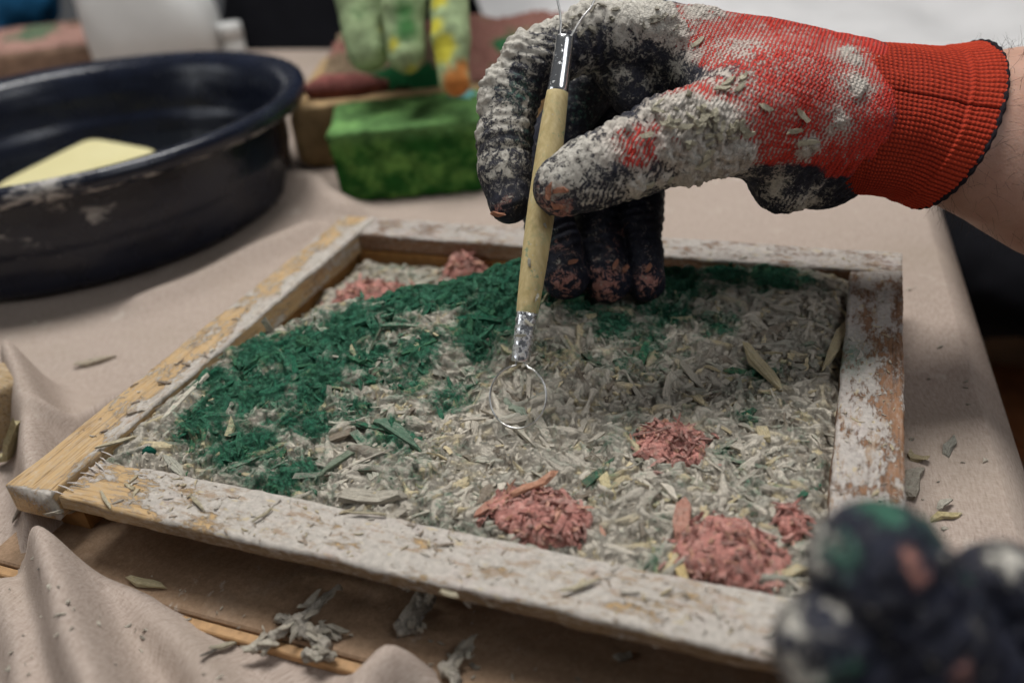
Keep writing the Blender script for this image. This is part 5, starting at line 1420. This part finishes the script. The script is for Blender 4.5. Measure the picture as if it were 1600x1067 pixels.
# ------------------------------------------------------------------ beyond the right-hand table edge
sc_ = at(1790, 560, 0.98)
stl = empty('stool', (sc_[0], sc_[1], FLOOR + 0.0085), label='brown wooden stool beyond the right-hand table edge', cat='stool')
BROWN = mat_plain('brown_wood', (0.34, 0.135, 0.05), 0.45, 0.4, scale=50, var=0.3)
V, F = lathe([(0.001, -0.055), (0.185, -0.055), (0.198, -0.048), (0.203, -0.03), (0.200, -0.008), (0.190, 0.0), (0.001, 0.004)], (sc_[0], sc_[1]), 72)
V[:, 2] += sc_[2] + 0.012
mk('seat', V, F, BROWN, stl)
for k in range(4):
    a = k * math.pi / 2 + 0.5
    t0 = np.array([sc_[0] + .13 * math.cos(a), sc_[1] + .13 * math.sin(a), sc_[2] - 0.035]); t1 = np.array([sc_[0] + .19 * math.cos(a), sc_[1] + .19 * math.sin(a), FLOOR + 0.0088])
    mk('leg', *tube([t0, (t0 + t1) / 2, t1], [.019, .021, .016], 16), BROWN, stl)
bl = on(1640, 850, FLOOR + 0.1)
v, q = sdf_mesh([[(bl + (-0.02, 0, -0.06), bl + (0.16, 0.03, -0.06), .05, .06)], [(bl + (0.0, 0.0, 0.0), bl + (0.12, 0.02, 0.02), .06, .07)]], 0.006, 0.03, 0.03, 0.02)
v = v + vert_normals(v, q) * ((fbm(v, 25, 4, 891) - .5) * .03)[:, None]
v[:, 2] = np.maximum(v[:, 2], FLOOR + 0.0086)
mk('navy_bundle', v, q, NAVYC, label='dark navy fabric bundle on the tiles below the table edge', cat='fabric bundle')

# ------------------------------------------------------------------ wood block poking from under the cloth, left
wb = on(-12, 640, -0.012)
V, F = sub_box(0.050, 0.030, 0.034, 24, 901, 0.02)
V = rotz(V, 1.15) + (wb[0] - 0.012, wb[1], TZ + 0.001)
mk('wood_block', V, F, mat_wood('raw_pine', (0.30, 0.19, 0.09), (0.46, 0.33, 0.18)), attrs=dict(lime=np.full(len(V), 0.05), green=np.zeros(len(V))), label='pine block poking out from under the cloth at the left', cat='wood block')

# ------------------------------------------------------------------ crumbs and chips fallen on board and cloth
def cloth_at(px, py):
    w = on(px, py, TZ)
    for _ in range(6):
        zz = cloth_z(np.array([[w[0]]]), np.array([[w[1]]]))[0, 0]
        w = on(px, py, max(zz, TZ))
    return w
def loose(p0, p1, wd_, color, label, lift=0.0009, z=None, arch=None):
    a, b = (cloth_at(*p0), cloth_at(*p1)) if z is None else (on(*p0, z), on(*p1, z))
    a = a + (0, 0, lift); b = b + (0, 0, lift)
    d = b - a; ln = np.linalg.norm(d); d /= ln
    n_ = np.array([0, 0, 1.0]); n_ = n_ - d * (n_ @ d); n_ /= np.linalg.norm(n_)
    o = single_chip((a + b) / 2, d, np.cross(n_, d), n_, (ln, wd_, wd_ * .4), color, None, 'hemp_chip', arch)
    return props(o, label, 'hemp chip', 'loose hemp chips on the table')
BZ = TZ + 0.006
loose((204, 908), (256, 920), .0034, (0.52, 0.45, 0.28), 'straw-coloured chip on the brown board below the front left corner', z=BZ)
loose((1478, 712), (1492, 685), .0034, (0.30, 0.29, 0.25), 'grey chip on the cloth near the right-hand table edge')
loose((1418, 712), (1446, 724), .0036, (0.42, 0.35, 0.22), 'brown straw chip on the cloth just right of the frame')
loose((1455, 812), (1500, 806), .0030, (0.56, 0.47, 0.26), 'yellow chip on the cloth above the dark fingertips')
loose((1462, 800), (1482, 786), .0026, (0.48, 0.45, 0.38), 'pale flake leaning on the yellow chip above the dark fingertips', lift=0.0025)
loose((2, 728), (30, 672), .0075, (0.44, 0.38, 0.22), 'large yellow-green chip beside the pine block')
loose((120, 575), (178, 560), .0045, (0.40, 0.34, 0.26), 'blurred beige chip on the cloth left of the frame')
loose((62, 895), (85, 868), .0018, (0.20, 0.18, 0.16), 'thin dark splinter on the cloth fold at lower left')
loose((330, 1018), (372, 1006), .0024, (0.45, 0.40, 0.30), 'flat straw chip on the cloth below the brown board')
loose((318, 1030), (352, 1012), .0014, (0.16, 0.14, 0.12), 'thin dark sliver on the cloth below the brown board', lift=0.0016)
loose((78, 815), (138, 806), .0034, (0.46, 0.42, 0.35), 'grey splinter lying below the open frame corner', lift=0.004)
loose((960, 1030), (985, 1026), .0026, (0.44, 0.40, 0.33), 'small pale chip on the brown board below the front board', z=BZ)
loose((1412, 775), (1430, 735), .0070, (0.33, 0.30, 0.25), 'broad grey flake against the right board', lift=0.002)
loose((25, 812), (38, 790), .0024, (0.38, 0.35, 0.30), 'small grey chip on the cloth at the far left')
def lump(name, sticks, label, zbase, seed):
    g_ = np.random.default_rng(seed)
    grp = []; segs = []
    for (p0, h0), (p1, h1), r0, r1 in sticks:
        a_, b_ = on(*p0, zbase) + (0, 0, h0), on(*p1, zbase) + (0, 0, h1); segs.append((a_, b_, r0, r1))
        grp.append([(a_, b_, r0 * 0.75, r1 * 0.6)])
    v, q = sdf_mesh(grp, 0.0005, 0.0015, 0.0016, 0.004)
    v = v + vert_normals(v, q) * ((fbm(v, 260, 5, seed, .74) - .5) * .0058)[:, None]
    v[:, 2] = np.maximum(v[:, 2], zbase + 0.0002)
    n1 = fbm(v, 190, 5, seed + 1, .7); col = np.array([0.36, 0.325, 0.275]) * (0.25 + 1.4 * n1)[:, None]
    o = mk(name, v, q, VFINE, attrs=dict(Col=col), label=label, cat='lime lump', group='lime lumps fallen below the frame')
    for a_, b_, r0, r1 in segs:
        d0 = (b_ - a_) / np.linalg.norm(b_ - a_); ln0 = np.linalg.norm(b_ - a_)
        for k in range(5):
            d_ = d0 + g_.normal(0, 0.28, 3) * np.array([1, 1, 0.5]); d_ /= np.linalg.norm(d_)
            up_ = np.array([0, 0, 1.0]); n_ = up_ - d_ * (up_ @ d_); n_ /= np.linalg.norm(n_)
            p_ = a_ + (b_ - a_) * g_.uniform(0.1, 0.95) + np.array([g_.normal(0, r0 * .6), g_.normal(0, r0 * .6), r0 * g_.uniform(.0, .75)])
            single_chip(p_, d_, np.cross(n_, d_), n_, (min(ln0, 0.012) * g_.uniform(.45, .9), g_.uniform(.0012, .0030), g_.uniform(.0007, .0014)), np.array((0.50, 0.45, 0.37)) * g_.uniform(.6, 1.15), o)
    return o
lump('lime_lump', [(((398, 1024), .003), ((470, 985), .005), .0022, .0034), (((470, 985), .005), ((535, 938), .007), .0034, .0014), (((470, 985), .004), ((510, 1020), .003), .0030, .0036), (((440, 975), .004), ((480, 1000), .004), .0028, .0030),
                   (((485, 1030), .003), ((520, 1035), .003), .0028, .0030), (((500, 995), .004), ((535, 1005), .003), .0026, .0018)], 'branching grey lime lump on the edge of the brown board', BZ - 0.002, 911)
lump('lime_lump', [(((632, 988), .003), ((668, 955), .005), .0036, .0040), (((668, 955), .005), ((690, 938), .010), .0036, .0012), (((640, 980), .003), ((655, 990), .002), .003, .003)], 'stubby grey lime lump under the middle of the front board', BZ, 912)
lump('lime_lump', [(((700, 1050), .002), ((735, 1022), .003), .0026, .0024), (((700, 1050), .002), ((715, 1070), .002), .0024, .0026)], 'small broken lime lump at the bottom of the brown board', BZ, 913)
gk = np.random.default_rng(97)
cp_ = [cloth_at(*p) for p in [(gk.uniform(1415, 1560), gk.uniform(430, 900)) for _ in range(26)] + [(gk.uniform(0, 120), gk.uniform(820, 1060)) for _ in range(24)] + [(gk.uniform(20, 480), gk.uniform(470, 640)) for _ in range(22)] + [(gk.uniform(150, 420), gk.uniform(960, 1060)) for _ in range(20)]]
cp_ += [on(x_, 800 + (x_ - 150) * .23 + gk.uniform(60, 130), BZ) for x_ in gk.uniform(220, 1150, 60)]
cp_ = np.array([p for p in cp_ if not (0 < p[0] < W and 0 < p[1] < D) and p[0] < edge_x(p[1]) - 0.003]) + (0, 0, 0.0004)
nk = len(cp_); ka = chip_axes(nk, gk, np.tile([0, 0, 1.0], (nk, 1)), .15, .3); kl = np.clip(gk.lognormal(math.log(.0016), .5, nk), .0006, .005)
cr_ = chip_cloud('crumbs', cp_, *ka, np.c_[kl, kl * gk.uniform(.2, .6, nk), kl * .25], np.array([0.55, 0.50, 0.42]) * gk.uniform(.5, 1.2, nk)[:, None], None, gk)
props(cr_, 'fine lime and hemp crumbs strewn over cloth and board', 'crumbs')
# drip hanging from the glove heel and paste oozing under the front board
for k, (px, wdt, dpt) in enumerate([(480, .012, .005), (610, .018, .006), (715, .014, .008), (830, .010, .004), (1010, .016, .006), (1100, .012, .005)]):
    base_ = on(px, 846 + (px - 350) * 0.229, -0.0085)
    v, q = sdf_mesh([[(base_ + (-wdt / 2, 0.0025, -0.001), base_ + (wdt / 2, 0.0025, -0.001), .0012, .0010)], [(base_ + (0, 0.003, -0.001), base_ + (wdt * .15, 0.0035, -dpt), .0022, .0009)]], 0.0006, .002, .002, .004)
    v = v + vert_normals(v, q) * ((fbm(v, 330, 4, 920 + k, .6) - .5) * .0026)[:, None]
    mk('paste_drip', v, q, VFINE, frame, attrs=dict(Col=np.tile((0.33, 0.31, 0.28), (len(v), 1))))
